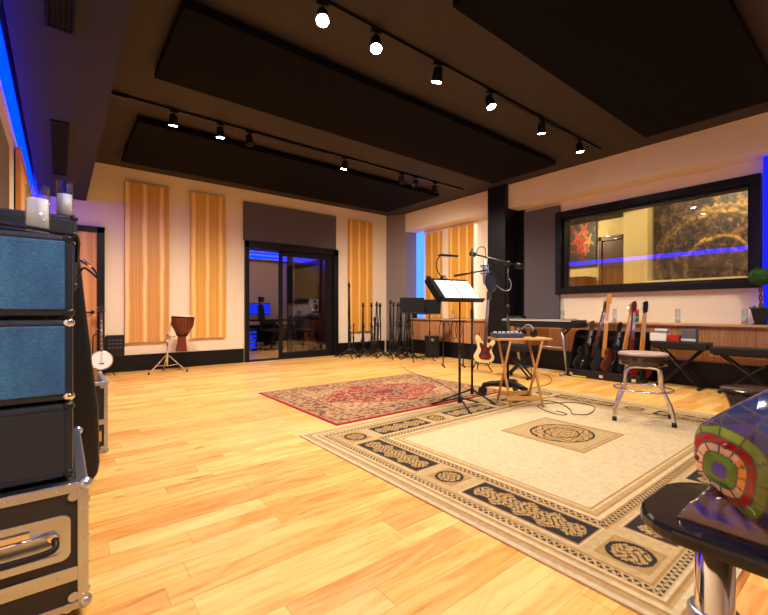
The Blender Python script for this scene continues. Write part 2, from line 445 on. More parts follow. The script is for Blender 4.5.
panel('wood_panel', 'wide bright yellow wood veneer panel in recess, behind microphone stand', 'wall panel', V3, .72, 2.02, .08, (XR, 5.99, .84), -PI/2)
panel('wood_panel', 'wood veneer panel on left wall behind the jar candles', 'wall panel', V3, 2.2, 1.55, .05, (XL, 6.1, .95), PI/2)
panel('fabric_panel', 'taupe fabric acoustic panel on left wall at the photo edge', 'wall panel', M['taupe_fabric'], 1.9, 1.5, .05, (XL, 2.95, .66), PI/2)
panel('fabric_panel', 'wide grey fabric acoustic panel above the sliding glass door', 'wall panel', M['grey_fabric'], 2.1, .75, .04, (3.84, YB, 2.385), 0)
panel('fabric_panel', 'tall grey fabric acoustic panel between black pillar and studio window', 'wall panel', M['grey_fabric'], .70, 2.02, .07, (XR, 4.09, .85), -PI/2)
# light strips
tag(MB().box(6.9, XR-.002, 7.23, 7.42, .84, 2.92).build('light_strip', M['led_cyan']), 'glowing cyan blue vertical light strip beside the taupe corner column', 'light strip')
tag(MB().box(6.88, XR-.002, 5.595, 5.615, .84, 2.85).build('light_strip', M['led_warm']), 'thin warm white vertical light strip at edge of yellow wood panel', 'light strip')
tag(MB().box(6.86, XR-.002, .985, 1.06, .84, 2.92).build('light_strip', M['led_blue']), 'deep blue vertical light strip behind the potted topiary', 'light strip')
tag(MB().box(XL+.002, XL+.02, YF+.05, YB-.02, 2.63, 2.90).build('light_strip', M['led_cove']), 'long blue light strip in the cove along the left wall', 'light strip')

# ---- ceiling clouds
def cloud(label, x0, x1, y0, y1):
    o = thing('ceiling_cloud', label, 'ceiling panel', ((x0+x1)/2, (y0+y1)/2, H))
    a, b = (x1-x0)/2, (y1-y0)/2
    MB().box(-a, a, -b, b, -.10, -.04).build('panel', M['cloud'], o, .008)
    k = MB(); k.box(-a+.15, a-.15, -b+.15, b-.15, -.04, -.001); k.build('mounting_frame', M['black'], o)
cloud('long black acoustic cloud across the middle of the ceiling between the two lamp tracks', .72, 6.05, 3.32, 4.52)
cloud('black acoustic cloud on the ceiling nearest the back wall', .73, 5.9, 5.68, 7.35)
cloud('large black acoustic cloud on the ceiling nearest the studio window', 2.3, 6.02, .78, 2.08)
# third cloud nearer the camera, out of view above
# ---- vents in the left soffit
for (lab, ya, yb) in (('black slotted air vent in the soffit, near one at the top edge', 2.2, 3.2), ('black slotted air vent in the soffit, far one nearer the back wall', 4.75, 6.6)):
    o = thing('ceiling_vent', lab, 'air vent', (0.0, (ya+yb)/2, 2.73)); l = (yb-ya)/2
    f = MB(); f.box(-.07, -.055, -l, l, -.012, -.001); f.box(.055, .07, -l, l, -.012, -.001); f.box(-.055, .055, -l, -l+.02, -.012, -.001); f.box(-.055, .055, l-.02, l, -.012, -.001)
    f.build('frame', M['black_matte'], o)
    MB().box(-.055, .055, -l+.02, l-.02, -.004, -.001).build('backing', M['black_matte'], o)
    for k in range(4): MB().box(-.042+.026*k, -.036+.026*k, -l+.02, l-.02, -.012, -.004).build('slat', M['black_matte'], o)

# ---- track lights
def rail(label, x0, x1, y):
    o = thing('lighting_track', label, 'lighting track', (x0, y, H))
    MB().box(0, x1-x0, -.018, .018, -.03, -.001).build('rail', M['black_metal'], o)
    MB().box(0, .18, -.03, .03, -.045, -.001).build('power_feed', M['black_metal'], o)
rail('black lighting track along the ceiling farther from camera, towards back wall', .4, 6.15, 5.28)
rail('black lighting track along the ceiling nearer the camera', -.0+.6, 6.2, 2.72)
def head(x, y, aim, on, label, power=0, ang=100, rail_z=H-.031):
    o = thing('track_spotlight', label, 'spotlight', (x, y, rail_z), 0, 'track spotlights')
    MB().box(-.045, .045, -.014, .014, -.02, 0).build('adapter', M['black_metal'], o)
    MB().cyl((0, 0, -.02), (0, 0, -.07), .007).build('stem', M['black_metal'], o)
    d = (Vector(aim)-Vector((x, y, rail_z-.11))).normalized()
    q = Vector((0, 0, -1)).rotation_difference(d).to_matrix().to_4x4()
    T = Matrix.Translation((0, 0, -.11)) @ q
    MB().lathe([(.028, .07), (.042, .06), (.046, 0), (.052, -.045), (.056, -.06), (.050, -.06), (.046, -.052)], seg=20, M=T).build('lamp_can', M['black_metal'], o)
    MB().lathe([(.046, -.0575), (.046, -.0525)], seg=20, M=T).build('lens', M['lamp_on'] if on else M['gloss_black'], o)
    if on and power:
        L = bpy.data.lights.new('spot_lamp', 'SPOT'); L.energy = power; L.spot_size = math.radians(ang); L.spot_blend = .9; L.shadow_soft_size = .05
        L.color = (1, .86, .69)
        lo = bpy.data.objects.new('spot_lamp', L); COL.objects.link(lo); lo.parent = o
        lo.matrix_local = Matrix.Translation(Vector((0, 0, -.11))+d*.075) @ q
    return o
P = 1.0
head(1.04, 5.28, (1.12, 5.95, 0), True, 'lit track spotlight on far track, first from the left', 210*P, 145)
head(1.57, 5.28, (1.7, 5.7, 0), True, 'lit track spotlight on far track, second from the left', 210*P, 145)
head(1.94, 5.28, (2.4, 4.6, 0), False, 'unlit track spotlight on far track, third from the left')
head(3.41, 5.28, (3.2, 6.0, 0), True, 'lit track spotlight on far track, above the sliding door', 120*P, 135)
head(4.57, 5.28, (5.7, 6.0, .6), True, 'lit track spotlight on far track, left of the two unlit end lamps', 300*P, 140)
head(4.88, 5.28, (5.0, 7.0, 0), False, 'unlit track spotlight on far track, left one of the end pair')
head(5.36, 5.28, (6.0, 6.0, 0), False, 'unlit track spotlight on far track, rightmost at the track end')
head(1.56, 2.72, (.7, 1.2, 0.3), True, 'brightest lit track spotlight on near track, leftmost at the top of photo', 170*P, 120)
head(2.07, 2.72, (1.3, 1.6, 0), True, 'bright lit track spotlight on near track, second from the left', 150*P, 120)
head(2.80, 2.72, (3.0, 3.6, 0), True, 'lit track spotlight on near track, third from the left', 100*P)
head(3.60, 2.72, (3.7, 1.7, 0), True, 'lit track spotlight on near track, third from the right', 110*P)
head(4.61, 2.72, (5.2, 3.2, 0), True, 'lit track spotlight on near track, second from the right', 170*P, 130)
head(5.56, 2.72, (5.9, 2.4, 0), True, 'lit track spotlight on near track, rightmost at the track end', 90*P)
rail('black lighting track behind the camera, outside the photo', .6, 6.2, .1)
head(.75, .1, (-.05, 1.9, 1.1), True, 'added unseen spotlight behind the camera brightening the amplifier stack', 60*P, 60)  # added lamp, out of view, to brighten the amplifiers and candles
for i, (x, ax, ay) in enumerate(((1.2, 1.0, 1.4), (3.0, 3.0, 1.2), (5.0, 5.6, 1.6))):
    head(x, .1, (ax, ay, 0), True, ['lit track spotlight above and behind the camera, left', 'lit track spotlight above and behind the camera, middle', 'lit track spotlight above and behind the camera, right'][i], 125*P, 130)
# blue spill lamp of cove on ceiling near far track end is the LED strips' own light

# ================================================================== RUGS
def hash2(a, b): return np.modf(np.abs(np.sin(a*127.1+b*311.7)*43758.5453))[0]
def vnoise(x, y):
    xi = np.floor(x); yi = np.floor(y); fx = x-xi; fy = y-yi; fx = fx*fx*(3-2*fx); fy = fy*fy*(3-2*fy)
    return (hash2(xi, yi)*(1-fx)+hash2(xi+1, yi)*fx)*(1-fy)+(hash2(xi, yi+1)*(1-fx)+hash2(xi+1, yi+1)*fx)*fy
A3 = lambda *c: np.array(sr(*c))
def rug(name, label, x0, x1, y0, y1, cell, fcol, z, edgecol):
    o = thing(name, label, 'rug', ((x0+x1)/2, (y0+y1)/2, 0))
    a, b = (x1-x0)/2, (y1-y0)/2
    def fpos(U, V):
        return (U*2-1)*a, (V*2-1)*b, np.full_like(U, z)
    grid_obj('pile', int(2*a/cell), int(2*b/cell), fpos, lambda U, V: fcol(U*2*a, V*2*b, 2*a, 2*b), attr_mat(name+'_wool', .95, 260, .25), o)
    MB().box(-a-.004, a+.004, -b-.004, b+.004, .0005, z-.0006).build('backing', simple(name+'_edge', edgecol, .9), o)
    return o
def beige(x, y, W, Hh):
    dx = np.minimum(x, W-x); dy = np.minimum(y, Hh-y); d = np.minimum(dx, dy)
    along = np.where(dx < dy, y, x)
    n = vnoise(x*60, y*60)
    base = A3(222, 198, 158)
    C = np.zeros((len(x), 3)); C[:] = base
    def put(mask, col): C[mask] = col
    gold, tan, dk, ivory = A3(176, 136, 76), A3(198, 164, 108), A3(30, 24, 26), A3(228, 206, 164)
    stripes = [(0, .02, ivory), (.02, .035, A3(196, 168, 130)), (.035, .055, tan), (.055, .065, gold), (.065, .09, ivory), (.09, .105, tan), (.105, .115, gold), (.115, .13, ivory),
               (.13, .17, A3(206, 176, 122)), (.17, .185, gold), (.185, .445, A3(204, 176, 124)), (.445, .455, gold), (.455, .49, A3(206, 176, 122)), (.49, .50, gold), (.50, .525, ivory),
               (.525, .535, gold), (.535, .56, tan), (.56, .575, ivory), (.575, .59, gold), (.59, 9, ivory)]
    for a, b, c in stripes: put((d >= a) & (d < b), c)
    # chains
    for a, b in ((.134, .166), (.458, .487)):
        m = (d >= a) & (d < b); ph = np.modf(along/.034)[0]; cc = (d-a)/(b-a)
        put(m & (np.abs(np.abs(ph-.5)*2-cc) > .30) & ((cc-.5)**2 < .2), dk)
    # band panels
    def scroll(u, v, s=1.0):
        a = np.sin(u*95*s+2.2*np.sin(v*70*s))*np.cos(v*88*s+2.0*np.sin(u*48*s)); return a
    fig = scroll(x-W/2, y-Hh/2)
    goldf = A3(196, 158, 96)
    def blk(xa, xb, ya, yb):
        m = (x > xa) & (x < xb) & (y > ya) & (y < yb)
        put((x > xa-.02) & (x < xb+.02) & (y > ya-.012) & (y < yb+.012), ivory)
        put((x > xa-.012) & (x < xb+.012) & (y > ya-.008) & (y < yb+.008), gold)
        put(m, dk)
        cx, cy = (xa+xb)/2, (ya+yb)/2; u = (x-cx)/((xb-xa)/2); v = (y-cy)/((yb-ya)/2)
        if xb-xa < yb-ya: u, v = v, u
        env = (np.abs(v) < .86*(1-np.abs(u)**7)*(.78+.22*np.cos(u*15))) & (np.abs(u) < .94)
        put(m & env & (np.abs(fig) > .20), goldf)
    def sq(xa, xb, ya, yb):
        put((x > xa) & (x < xb) & (y > ya) & (y < yb), gold)
        put((x > xa+.01) & (x < xb-.01) & (y > ya+.01) & (y < yb-.01), A3(184, 148, 92))
        cx, cy = (xa+xb)/2, (ya+yb)/2; r = np.hypot((x-cx)/((xb-xa)/2-.012), (y-cy)/((yb-ya)/2-.012))
        put(r < 1, dk); put((r < .86) & (np.abs(fig) > .22), goldf); put((r < .9) & (r > .8), dk)
    i0, i1 = .225, .425
    segs_y = [('q', .2, .41), ('b', .47, 1.11), ('q', 1.2, 1.39), ('b', 1.48, 2.12), ('q', 2.18, 2.39)]
    for k, a, b in segs_y:
        for (xa, xb) in ((i0, i1), (W-i1, W-i0)): (sq if k == 'q' else blk)(xa, xb, a, b)
    for k, a, b in [('b', .53, 1.08), ('q', 1.14, 1.32), ('b', 1.40, 2.0), ('q', 2.08, 2.26), ('b', 2.32, 2.87)]:
        for (ya, yb) in ((i0-.02, i1-.02), (Hh-i1+.02, Hh-i0+.02)): (sq if k == 'q' else blk)(a, b, ya, yb)
    # medallion
    mx, my = np.abs(x-W/2), np.abs(y-Hh/2-.03)
    q = np.maximum(mx, my)
    put(q < .345, gold); put(q < .325, A3(206, 178, 128)); put(q < .31, A3(170, 134, 82)); put(q < .30, A3(202, 174, 122))
    r = np.hypot(mx/.27, my/.235)
    put(r < 1, dk); put((r < .93) & (np.abs(np.sin(r*13+np.sin(np.arctan2(y-Hh/2, x-W/2)*8)*1.2)) > .32), goldf); put((r > .5) & (r < .56), dk)
    return C*(.70+.20*n)[:, None]*np.array([1, .96, .90])
rug('area_rug', 'large beige rug with black and gold scroll border and oval medallion', 1.50, 4.90, .38, 2.98, .0062, beige, .010, sr(200, 178, 140))
def persian(x, y, W, Hh):
    dx = np.minimum(x, W-x); dy = np.minimum(y, Hh-y); d = np.minimum(dx, dy)
    u = (x-W/2)/(W/2-.36); v = (y-Hh/2)/(Hh/2-.34)
    n = vnoise(x*42, y*42); n2 = vnoise(x*90+9, y*90+3)
    C = np.zeros((len(x), 3)); red = A3(150, 36, 34); tan = A3(178, 140, 100); brown = A3(104, 66, 50); navy = A3(70, 60, 66)
    C[:] = tan
    r = np.abs(u)**1.5+np.abs(v)**1.3
    lobes = .06*np.sin(np.arctan2(v, u)*12)
    C[n > .55] = A3(196, 162, 120); C[n < .3] = A3(132, 86, 64)
    f = (r < 1.0+lobes)
    C[f] = red; C[f & (n > .62)] = A3(190, 140, 100); C[f & (n < .22)] = navy; C[f & (n2 > .8)] = A3(204, 164, 124)
    m = (r < .30+lobes*.7); C[m] = A3(170, 134, 100); C[m & (n < .45)] = navy; C[m & (n2 > .75)] = red
    m = (r < .09); C[m] = red
    b = d < .34
    C[b] = A3(150, 112, 80); C[b & (n > .55)] = A3(186, 150, 108); C[b & (n < .3)] = A3(96, 60, 50)
    for a, c, col in ((.022, .03, A3(190, 150, 110)), (.08, .088, brown), (.1, .108, A3(196, 160, 120)), (.25, .258, brown), (.30, .312, A3(190, 154, 112)), (.33, .34, brown)):
        C[(d >= a) & (d < c)] = col
    C[d < .022] = A3(160, 16, 26)
    return C*(.80+.38*n2)[:, None]*np.array([1.04, .95, .88])
rug('area_rug', 'smaller red and tan rug with floral centre on the bare floor', 1.89, 4.33, 3.05, 4.82, .009, persian, .011, sr(176, 16, 30))

# ================================================================== GUITARS
STRAT = [(0, .0), (.10, .005), (.155, .05), (.165, .11), (.13, .18), (.115, .235), (.14, .29), (.165, .34), (.15, .385), (.115, .375), (.085, .335), (.05, .32), (.03, .335), (-.03, .335), (-.05, .34), (-.07, .38), (-.11, .43), (-.15, .425), (-.155, .37), (-.13, .30), (-.11, .235), (-.13, .17), (-.16, .10), (-.14, .03), (-.08, .0)]
LP = [(0, 0), (.10, .008), (.16, .06), (.17, .13), (.135, .20), (.11, .245), (.125, .29), (.125, .34), (.09, .33), (.05, .31), (.03, .35), (-.03, .36), (-.09, .375), (-.13, .34), (-.13, .29), (-.11, .245), (-.135, .20), (-.17, .13), (-.16, .06), (-.10, .008)]
ACO = [(0, 0), (.11, .008), (.18, .06), (.195, .13), (.165, .20), (.125, .255), (.13, .31), (.145, .37), (.12, .43), (.06, .47), (0, .475), (-.06, .47), (-.12, .43), (-.145, .37), (-.13, .31), (-.125, .255), (-.165, .20), (-.195, .13), (-.18, .06), (-.11, .008)]
def guitar(name, label, cat, shape, body, neck, guard=None, L=1.0, headmat=None, group=None, acoustic=False, fretm=None):
    o = thing(name, label, cat, group=group)
    T = .05 if not acoustic else .10
    pts = smooth_loop(shape, 3)
    MB().prism(pts, -T/2, T/2).build('body', body, o, .006)
    top = max(p[1] for p in shape)
    nb = .30
    if guard:
        MB().prism([(p[0]*.62+.012, .13+(p[1]-.13)*.62) for p in smooth_loop(shape, 2)], -T/2-.004, -T/2-.0005).build('pickguard', guard, o)
    hz = nb+L-.42
    MB().prism([(-.028, nb-.05), (.028, nb-.05), (.021, hz), (-.021, hz)], -T/2-.018, -T/2+.006 if acoustic else -T/2+.012).build('neck', neck, o, .003)
    MB().prism([(-.026, nb-.06), (.026, nb-.06), (.020, hz), (-.020, hz)], -T/2-.022, -T/2-.0182).build('fretboard', fretm or neck, o)
    MB().prism([(-.022, hz), (.022, hz), (.034, hz+.03), (.036, hz+.15), (.015, hz+.18), (-.03, hz+.155), (-.028, hz+.03)], -T/2-.014, -T/2+.004).build('headstock', headmat or neck, o, .003)
    for k in range(6):
        s_ = -1 if k % 2 else 1
        MB().cyl((s_*.034, -T/2-.005, hz+.04+.019*k), (s_*.055, -T/2-.005, hz+.04+.019*k), .006, seg=6).build('tuner', M['chrome'], o)
    if acoustic:
        MB().cyl((0, -T/2-.002, .30), (0, -T/2-.0005, .30), .05, seg=20).build('sound_hole', M['black'], o)
        MB().box(-.06, .06, -T/2-.01, -T/2, .12, .14).build('bridge', M['wood_brown'], o)
    else:
        for zz in (.15, .225): MB().box(-.04, .04, -T/2-.012, -T/2-.004, zz, zz+.03).build('pickup', M['black'], o)
        MB().box(-.04, .04, -T/2-.012, -T/2-.001, .08, .10).build('bridge', M['chrome'], o)
    st = MB()
    for k in range(4): st.tube([(-.015+.01*k, -T/2-.024, hz+.02), (-.021+.014*k, -T/2-.018, .09)], .0012, 4)
    st.build('strings', M['steel'], o)
    return o
CAMYAW = -math.atan(324/409)
def put(o, loc, rz=0, tilt=0, side=0):
    o.location = loc; o.rotation_mode = 'XYZ'; o.rotation_euler = (tilt, side, rz); return o

# ---- guitar rack: open black case leaning at wall
RX = 6.30
o = thing('guitar_rack', 'open black guitar rack case against the wood wainscot, holding a row of guitars', 'guitar rack', (RX, 2.68, 0), 0)
ya, yb = -.50, .52
r = MB(); r.box(-.17, .12, ya, yb, .0, .07); r.box(-.17, -.14, ya, yb, .07, .12)
r.build('tray', M['black'], o, .006)
r = MB(); Mx = Matrix.Translation((.12, 0, .05)) @ Euler((0, .17, 0)).to_matrix().to_4x4()
r.box(-.03, .02, ya, yb, 0, .66, Mx); r.build('back_shell', M['black_matte'], o, .01)
for yy in (ya, yb-.02):
    MB().prism([(-.16, .0701), (.10, .0701), (.205, .68), (.12, .68)], yy, yy+.02).build('side_wall', M['black_matte'], o)
k = MB(); k.box(-.03, .0, ya+.021, yb-.021, .58, .62, Matrix.Translation((.06, 0, 0)) ); k.build('neck_rest', M['black_matte'], o)
r = MB()
for yy in (ya+.05, -.02, yb-.1):
    r.box(-.178, -.171, yy, yy+.05, .03, .07)
r.build('latch', M['chrome'], o)
MB().box(-.175, -.1705, .22, .44, .010, .026).build('yellow_tape', M['yellow'], o)

def rackg(y, name, label, shape, body, neck, guard, L, z, tilt, side=0.0, yaw=.95, x=RX-.03, **k):
    g = guitar(name, label, 'guitar', shape, body, neck, guard, L, **k)
    Rm = Matrix.Rotation(tilt, 3, 'Y') @ Matrix.Rotation(side, 3, 'X') @ Matrix.Rotation(-PI/2+yaw, 3, 'Z')
    g.location = (x, y, z); g.rotation_euler = Rm.to_euler(); g['group'] = 'guitars in the rack'; return g
rackg(3.02, 'electric_guitar', 'guitar with short slim neck low inside the rack, first from its left', LP, M['black'], M['wood_brown'], None, .74, .075, .16, .10)
rackg(2.94, 'electric_guitar', 'black guitar with brown neck leaning right, second from the left in the rack', STRAT, M['gloss_black'], M['wood_brown'], None, 1.08, .075, .15, .17)
rackg(2.74, 'bass_guitar', 'tall bass guitar with long blond maple neck, highest headstock in the rack', STRAT, M['black'], M['wood_light'], None, 1.14, .075, .13, .03, .6)
rackg(2.61, 'electric_guitar', 'guitar with worn orange body and low dark neck beside the tall bass in the rack', LP, M['worn_orange'], M['black'], None, .72, .075, .16, .08)
rackg(2.50, 'electric_guitar', 'guitar with amber maple neck, just left of the bar stool seat', STRAT, M['gloss_black'], M['wood_light'], None, 1.0, .075, .14, .10)
rackg(2.37, 'electric_guitar', 'guitar with dark red neck and dark headstock, behind the bar stool', LP, M['gloss_black'], M['red_neck'], None, 1.02, .075, .13, -.0)
rackg(2.25, 'electric_guitar', 'guitar with blond neck and black headstock, rightmost in the rack', LP, M['red_dark'], M['wood_light'], None, 1.02, .075, .14, .02, headmat=M['black'])

# ---- white bass on stand
g = guitar('bass_guitar', 'cream bass guitar with red pickguard on a floor stand by the pillar', 'guitar', STRAT, M['cream_lacquer'], M['wood_brown'], M['red_dark'], 1.12, headmat=M['black'])
put(g, (5.33, 4.16, .17), CAMYAW, -.12, .10)
o = thing('guitar_stand', 'black floor stand holding the cream bass guitar', 'guitar stand', (5.36, 4.22, 0), CAMYAW)
for a in (-.9, .9, PI): 
    MB().tube([(0, .1, .30), (.22*math.sin(a), .1-.20*math.cos(a), .012)], .009, 6).build('leg', M['black_metal'], o)
MB().tube([(0, .1, .30), (0, .155, .66)], .009, 6).build('post', M['black_metal'], o)
MB().tube(smooth_path([(-.10, -.12, .19), (-.09, -.12, .145), (0, .06, .145), (.09, -.12, .145), (.10, -.12, .19)], 3), .008, 6).build('cradle', M['black_metal'], o)

# ================================================================== AMP STACK, LEFT
def amp(name, label, loc, w_, d_, h_, front, metal=True, cat='amplifier', group=None):
    o = thing(name, label, cat, loc, 0, group)       # origin front-right-bottom corner; body extends -x,+y
    MB().box(-w_, 0, 0, d_, .008, h_, b=.014).build('cabinet', M['tolex'], o)
    MB().box(-w_+.022, -.022, -.006, .004, .03, h_-.022, b=.004).build('grille', front, o)
    hb = MB()
    hb.box(-w_*.5-.10, -w_*.5+.10, d_*.4, d_*.5, h_+.001, h_+.012)
    hb.build('carry_handle', M['black'], o)
    cm = M['chrome'] if metal else M['black']
    for (zz) in (.02, h_-.012):
        MB().ball((-.014, .012, zz), (.019, .019, .017), 10).build('corner_cap', cm, o)
        MB().ball((-.014, d_-.012, zz), (.019, .019, .017), 10).build('corner_cap', cm, o)
    for sx in (-w_+.05, -.05):
        for sy in (.04, d_-.04): MB().cyl((sx, sy, 0), (sx, sy, .01), .014, seg=10).build('foot', M['rubber'], o)
    return o
amp('guitar_amplifier', 'dark leatherette amplifier head, lowest of the near stack, on the flight case', (.035, 1.70, .446), .36, .26, .252, M['tolex'], False)
amp('guitar_amplifier', 'blue fronted amplifier with metal corners, middle of the near stack', (.035, 1.70, .699), .36, .26, .274, M['grille_blue'])
amp('guitar_amplifier', 'blue fronted amplifier with black edging, top of the near stack under the cables', (.035, 1.70, .975), .36, .25, .275, M['grille_blue'], False)
# rear tall cabinet + head with candles
amp('speaker_cabinet', 'tall dark speaker cabinet standing behind the near amplifier stack', (.05, 2.62, 0), .36, .30, 1.10, M['black_matte'], False, 'speaker')
amp('guitar_amplifier', 'dark amplifier with black corners behind the stack, candle on top', (.065, 2.46, 1.102), .34, .40, .355, M['tolex'], False)

def flight_case(label, loc, w_, d_, h_, name='flight_case', handle=True, mid=.10, sc=1.0):
    o = thing(name, label, 'flight case', loc)
    MB().box(-w_+.004, -.004, .004, d_-.004, .01, h_-.004).build('panel', simple('black_laminate', (.018, .015, .014), .55), o)
    al = .03*sc; e = MB(); t = .004
    for za, zb in ((0.006, al), (h_-al, h_), (mid, mid+al*1.5)):
        e.box(-w_-.001, -al*.9, -.0015, t, za, zb); e.box(-t, .0015, al, d_-al, za, zb)
    e.box(-w_, -al, 0, al, h_-t, h_+.001); e.box(-al, -.0015, 0, d_, h_-t, h_+.001)
    e.box(-al*.9, .001, -.002, t, .006, h_); e.box(-t, .002, 0, al, .006, h_); e.box(-t, .002, d_-al, d_, .006, h_)
    e.build('aluminium_edging', M['steel'], o, .0012)
    def rivet(p): MB().ball(p, .0035, 6).build('rivet', M['chrome'], o)
    for zz in np.arange(.05, h_-.04, .09): rivet((-al*.45, -.003, float(zz))); rivet((.003, al*.5, float(zz)))
    for xx in np.arange(.08, w_, .12): rivet((-float(xx), -.003, h_-al/2)); rivet((-float(xx), -.003, mid+al*.75))
    for zz in (h_-.012*sc, .018*sc):
        for yy in (.012, d_-.012):
            c_ = MB(); s_ = -1 if zz > .1 else 1
            c_.ball((-.008, yy, zz), .022*sc, 12)
            if yy < .1:
                for dx, dz in ((.045, 0), (0, .045), (.03, .03)):
                    c_.cyl((-.008-dx*sc, -.004, zz+s_*dz*sc), (-.008-dx*sc, .002, zz+s_*dz*sc), .015*sc, seg=10)
            c_.build('corner_ball', M['steel'], o)
    if handle:
        hx, hz = -.175, h_*.60; D = MB()
        outl = rrect(.26, .145, .025); inn = rrect(.215, .10, .015)
        n = len(outl); vs = [(hx+p[0], -.005, hz+p[1]) for p in outl]+[(hx+p[0], -.005, hz+p[1]) for p in inn]+[(hx+p[0], .004, hz+p[1]) for p in outl]+[(hx+p[0], .0, hz+p[1]) for p in inn]
        fs = []
        for i in range(n):
            j = (i+1) % n; fs += [(i, j, j+n, i+n), (i, i+2*n, j+2*n, j), (i+n, j+n, j+3*n, i+3*n)]
        fs.append(tuple(range(3*n, 4*n)))
        D.add(vs, fs); D.build('recess_dish', M['steel'], o)
        MB().tube(smooth_path([(hx-.09, -.008, hz+.005), (hx-.085, -.03, hz-.02), (hx, -.032, hz-.025), (hx+.085, -.03, hz-.02), (hx+.09, -.008, hz+.005)], 4), .010, 8).build('handle_grip', M['black'], o)
        k = MB(); k.tube([(hx-.09, -.011, hz+.02), (hx+.09, -.011, hz+.02)], .005, 8); k.box(hx-.05, hx+.03, -.012, -.004, hz+.028, hz+.045)
        for xx in (hx-.085, hx+.085): k.cyl((xx, -.012, hz+.01), (xx, 0, hz+.01), .013, seg=12)
        k.build('hinge_bar', M['chrome'], o)
    return o
flight_case('black flight case with aluminium edges and recessed handle under the amplifiers', (.072, 1.66, .028), .39, .78, .415)
fc = bpy.data.objects['flight_case']
for sx in (-.33, -.06):
    for sy in (.08, .70): MB().cyl((sx-.012, sy, -.004), (sx+.012, sy, -.004), .022, seg=14).build('caster_wheel', M['rubber'], fc)
flight_case('smaller flight case with silver edges standing on the floor beyond the stack', (.265, 3.49, 0), .22, .62, .50, handle=False, mid=.20, sc=.8)

# black guitar case leaning
o = thing('guitar_case', 'black upright guitar case with brass latches between stack and small flight case', 'guitar case', (.10, 3.0, 0), 0)
outl = [(-.16, 0), (.04, 0), (.075, .03), (.085, .10), (.08, .42), (.055, .62), (.04, .80), (-.012, 1.33), (-.03, 1.36), (-.07, 1.36), (-.09, 1.33), (-.14, .80), (-.17, .62), (-.2, .42), (-.2, .05)]
MB().prism(outl, -.06, .06).build('shell', M['black'], o, .02)
st = MB(); st.prism([(p[0]*1.02, p[1]*1.003) for p in outl], -.008, .008); st.build('seam_trim', M['dull_steel'], o)
for zz in (.25, .62): MB().box(.06 if zz > .5 else .083, .075 if zz > .5 else .095, -.03, .03, zz-.03, zz+.03).build('latch', M['brass'], o)

# candles
def jar_candle(name, label, loc, r=.033, h=.185, wax=.13, group=None, cat='candle'):
    o = thing(name, label, cat, loc, 0, group)
    MB().lathe([(r*.96, 0), (r, .006), (r, h), (r-.0025, h), (r-.003, .008), (r*.5, .007)], seg=28).build('glass_jar', M['glass'], o)
    if wax: MB().lathe([(r-.0045, .009), (r-.0045, wax), (r*.3, wax-.003)], seg=24).build('wax', M['wax'], o)
    if wax: MB().cyl((0, 0, wax-.003), (.001, 0, wax+.012), .0012, seg=5).build('wick', M['black'], o)
    return o
jar_candle('candle', 'white pillar candle in clear glass jar, nearer one on the amplifiers', (-.062, 1.90, 1.251), .035, .19, .145)
jar_candle('candle', 'white candle in clear glass jar, farther one on the rear amplifier', (.018, 2.54, 1.459), .034, .17, .11)

# cables on top of stack
def cable(name, label, pts, r=.004, mat=None, cat='cable', n=8):
    return tag(MB().tube(smooth_path(pts, n), r, 8).build(name, mat or M['black']), label, cat)
z = 1.262
cable('cable', 'thick black cable lying across the front of the top amplifier', [(-.5, 1.76, z), (-.32, 1.74, z+.005), (-.18, 1.735, z+.012), (-.08, 1.72, z+.004), (.0, 1.715, z-.004+.0), (.035, 1.705, z-.006), (.046, 1.72, z-.02), (.048, 1.74, z-.05), (.046, 1.78, z-.09)], .006)
cable('cable', 'second black cable draped over the top amplifier behind the first', [(-.5, 1.80, z), (-.3, 1.80, z+.016), (-.15, 1.785, z+.02), (-.02, 1.765, z+.004), (.042, 1.76, z-.012), (.048, 1.77, z-.04), (.046, 1.80, z-.08)], .0055)
cable('cable', 'black cable looping farthest back on the top amplifier', [(-.5, 1.86, z), (-.34, 1.86, z+.012), (-.2, 1.84, z+.012), (-.07, 1.83, z+.004), (.044, 1.82, z-.012), (.048, 1.82, z-.03), (.046, 1.84, z-.06)], .005)
o = thing('instrument_cable', 'jack plug cable hanging off the side of the top amplifier', 'cable', (.04, 1.95, 1.2))
MB().tube(smooth_path([(-.02, 0, .065), (.006, 0, .05), (.016, 0, .0), (.04, .0, -.02), (.062, 0, -.035), (.08, 0, -.075), (.055, 0, -.05), (.03, 0, -.035), (.012, 0, -.07)], 6), .004, 8).build('cord', M['black'], o)
MB().cyl((.025, -.01, -.005), (.055, -.01, -.03), .007, .005).build('jack_plug', M['chrome'], o)

# ================================================================== BANJO, GRILLE, DJEMBE
o = thing('banjo', 'banjo with white head and dark neck on a stand beside the left door', 'banjo', (.50, 7.62, .10), 0, None, -.08)
R = .145
MB().cyl((0, -.035, R), (0, .035, R), R, seg=36).build('pot', M['dull_steel'], o)
MB().cyl((0, -.040, R), (0, -.0355, R), R*.93, seg=36).build('drum_head', M['paper'], o)
MB().torus((0, -.036, R), R, .006, 'y', 36).build('tension_hoop', M['chrome'], o)
b = MB()
for k in range(20):
    a = 2*PI*k/20; b.tube([(math.cos(a)*(R+.004), -.03, R+math.sin(a)*(R+.004)), (math.cos(a)*(R+.006), .02, R+math.sin(a)*(R+.006))], .003, 5)
b.build('tension_rods', M['chrome'], o)
MB().prism([(-.022, 2*R-.01), (.022, 2*R-.01), (.018, .86), (-.018, .86)], -.045, -.015).build('neck', M['wood_brown'], o, .003)
b = MB()
for k in range(7): b.box(-.007, .007, -.047, -.0452, .32+.07*k, .335+.07*k)
b.build('fret_inlays', M['white'], o)
MB().prism([(-.02, .86), (.02, .86), (.034, .90), (.03, .98), (.012, 1.0), (-.02, .995), (-.036, .96), (-.034, .90)], -.04, -.02).build('headstock', M['black'], o, .003)
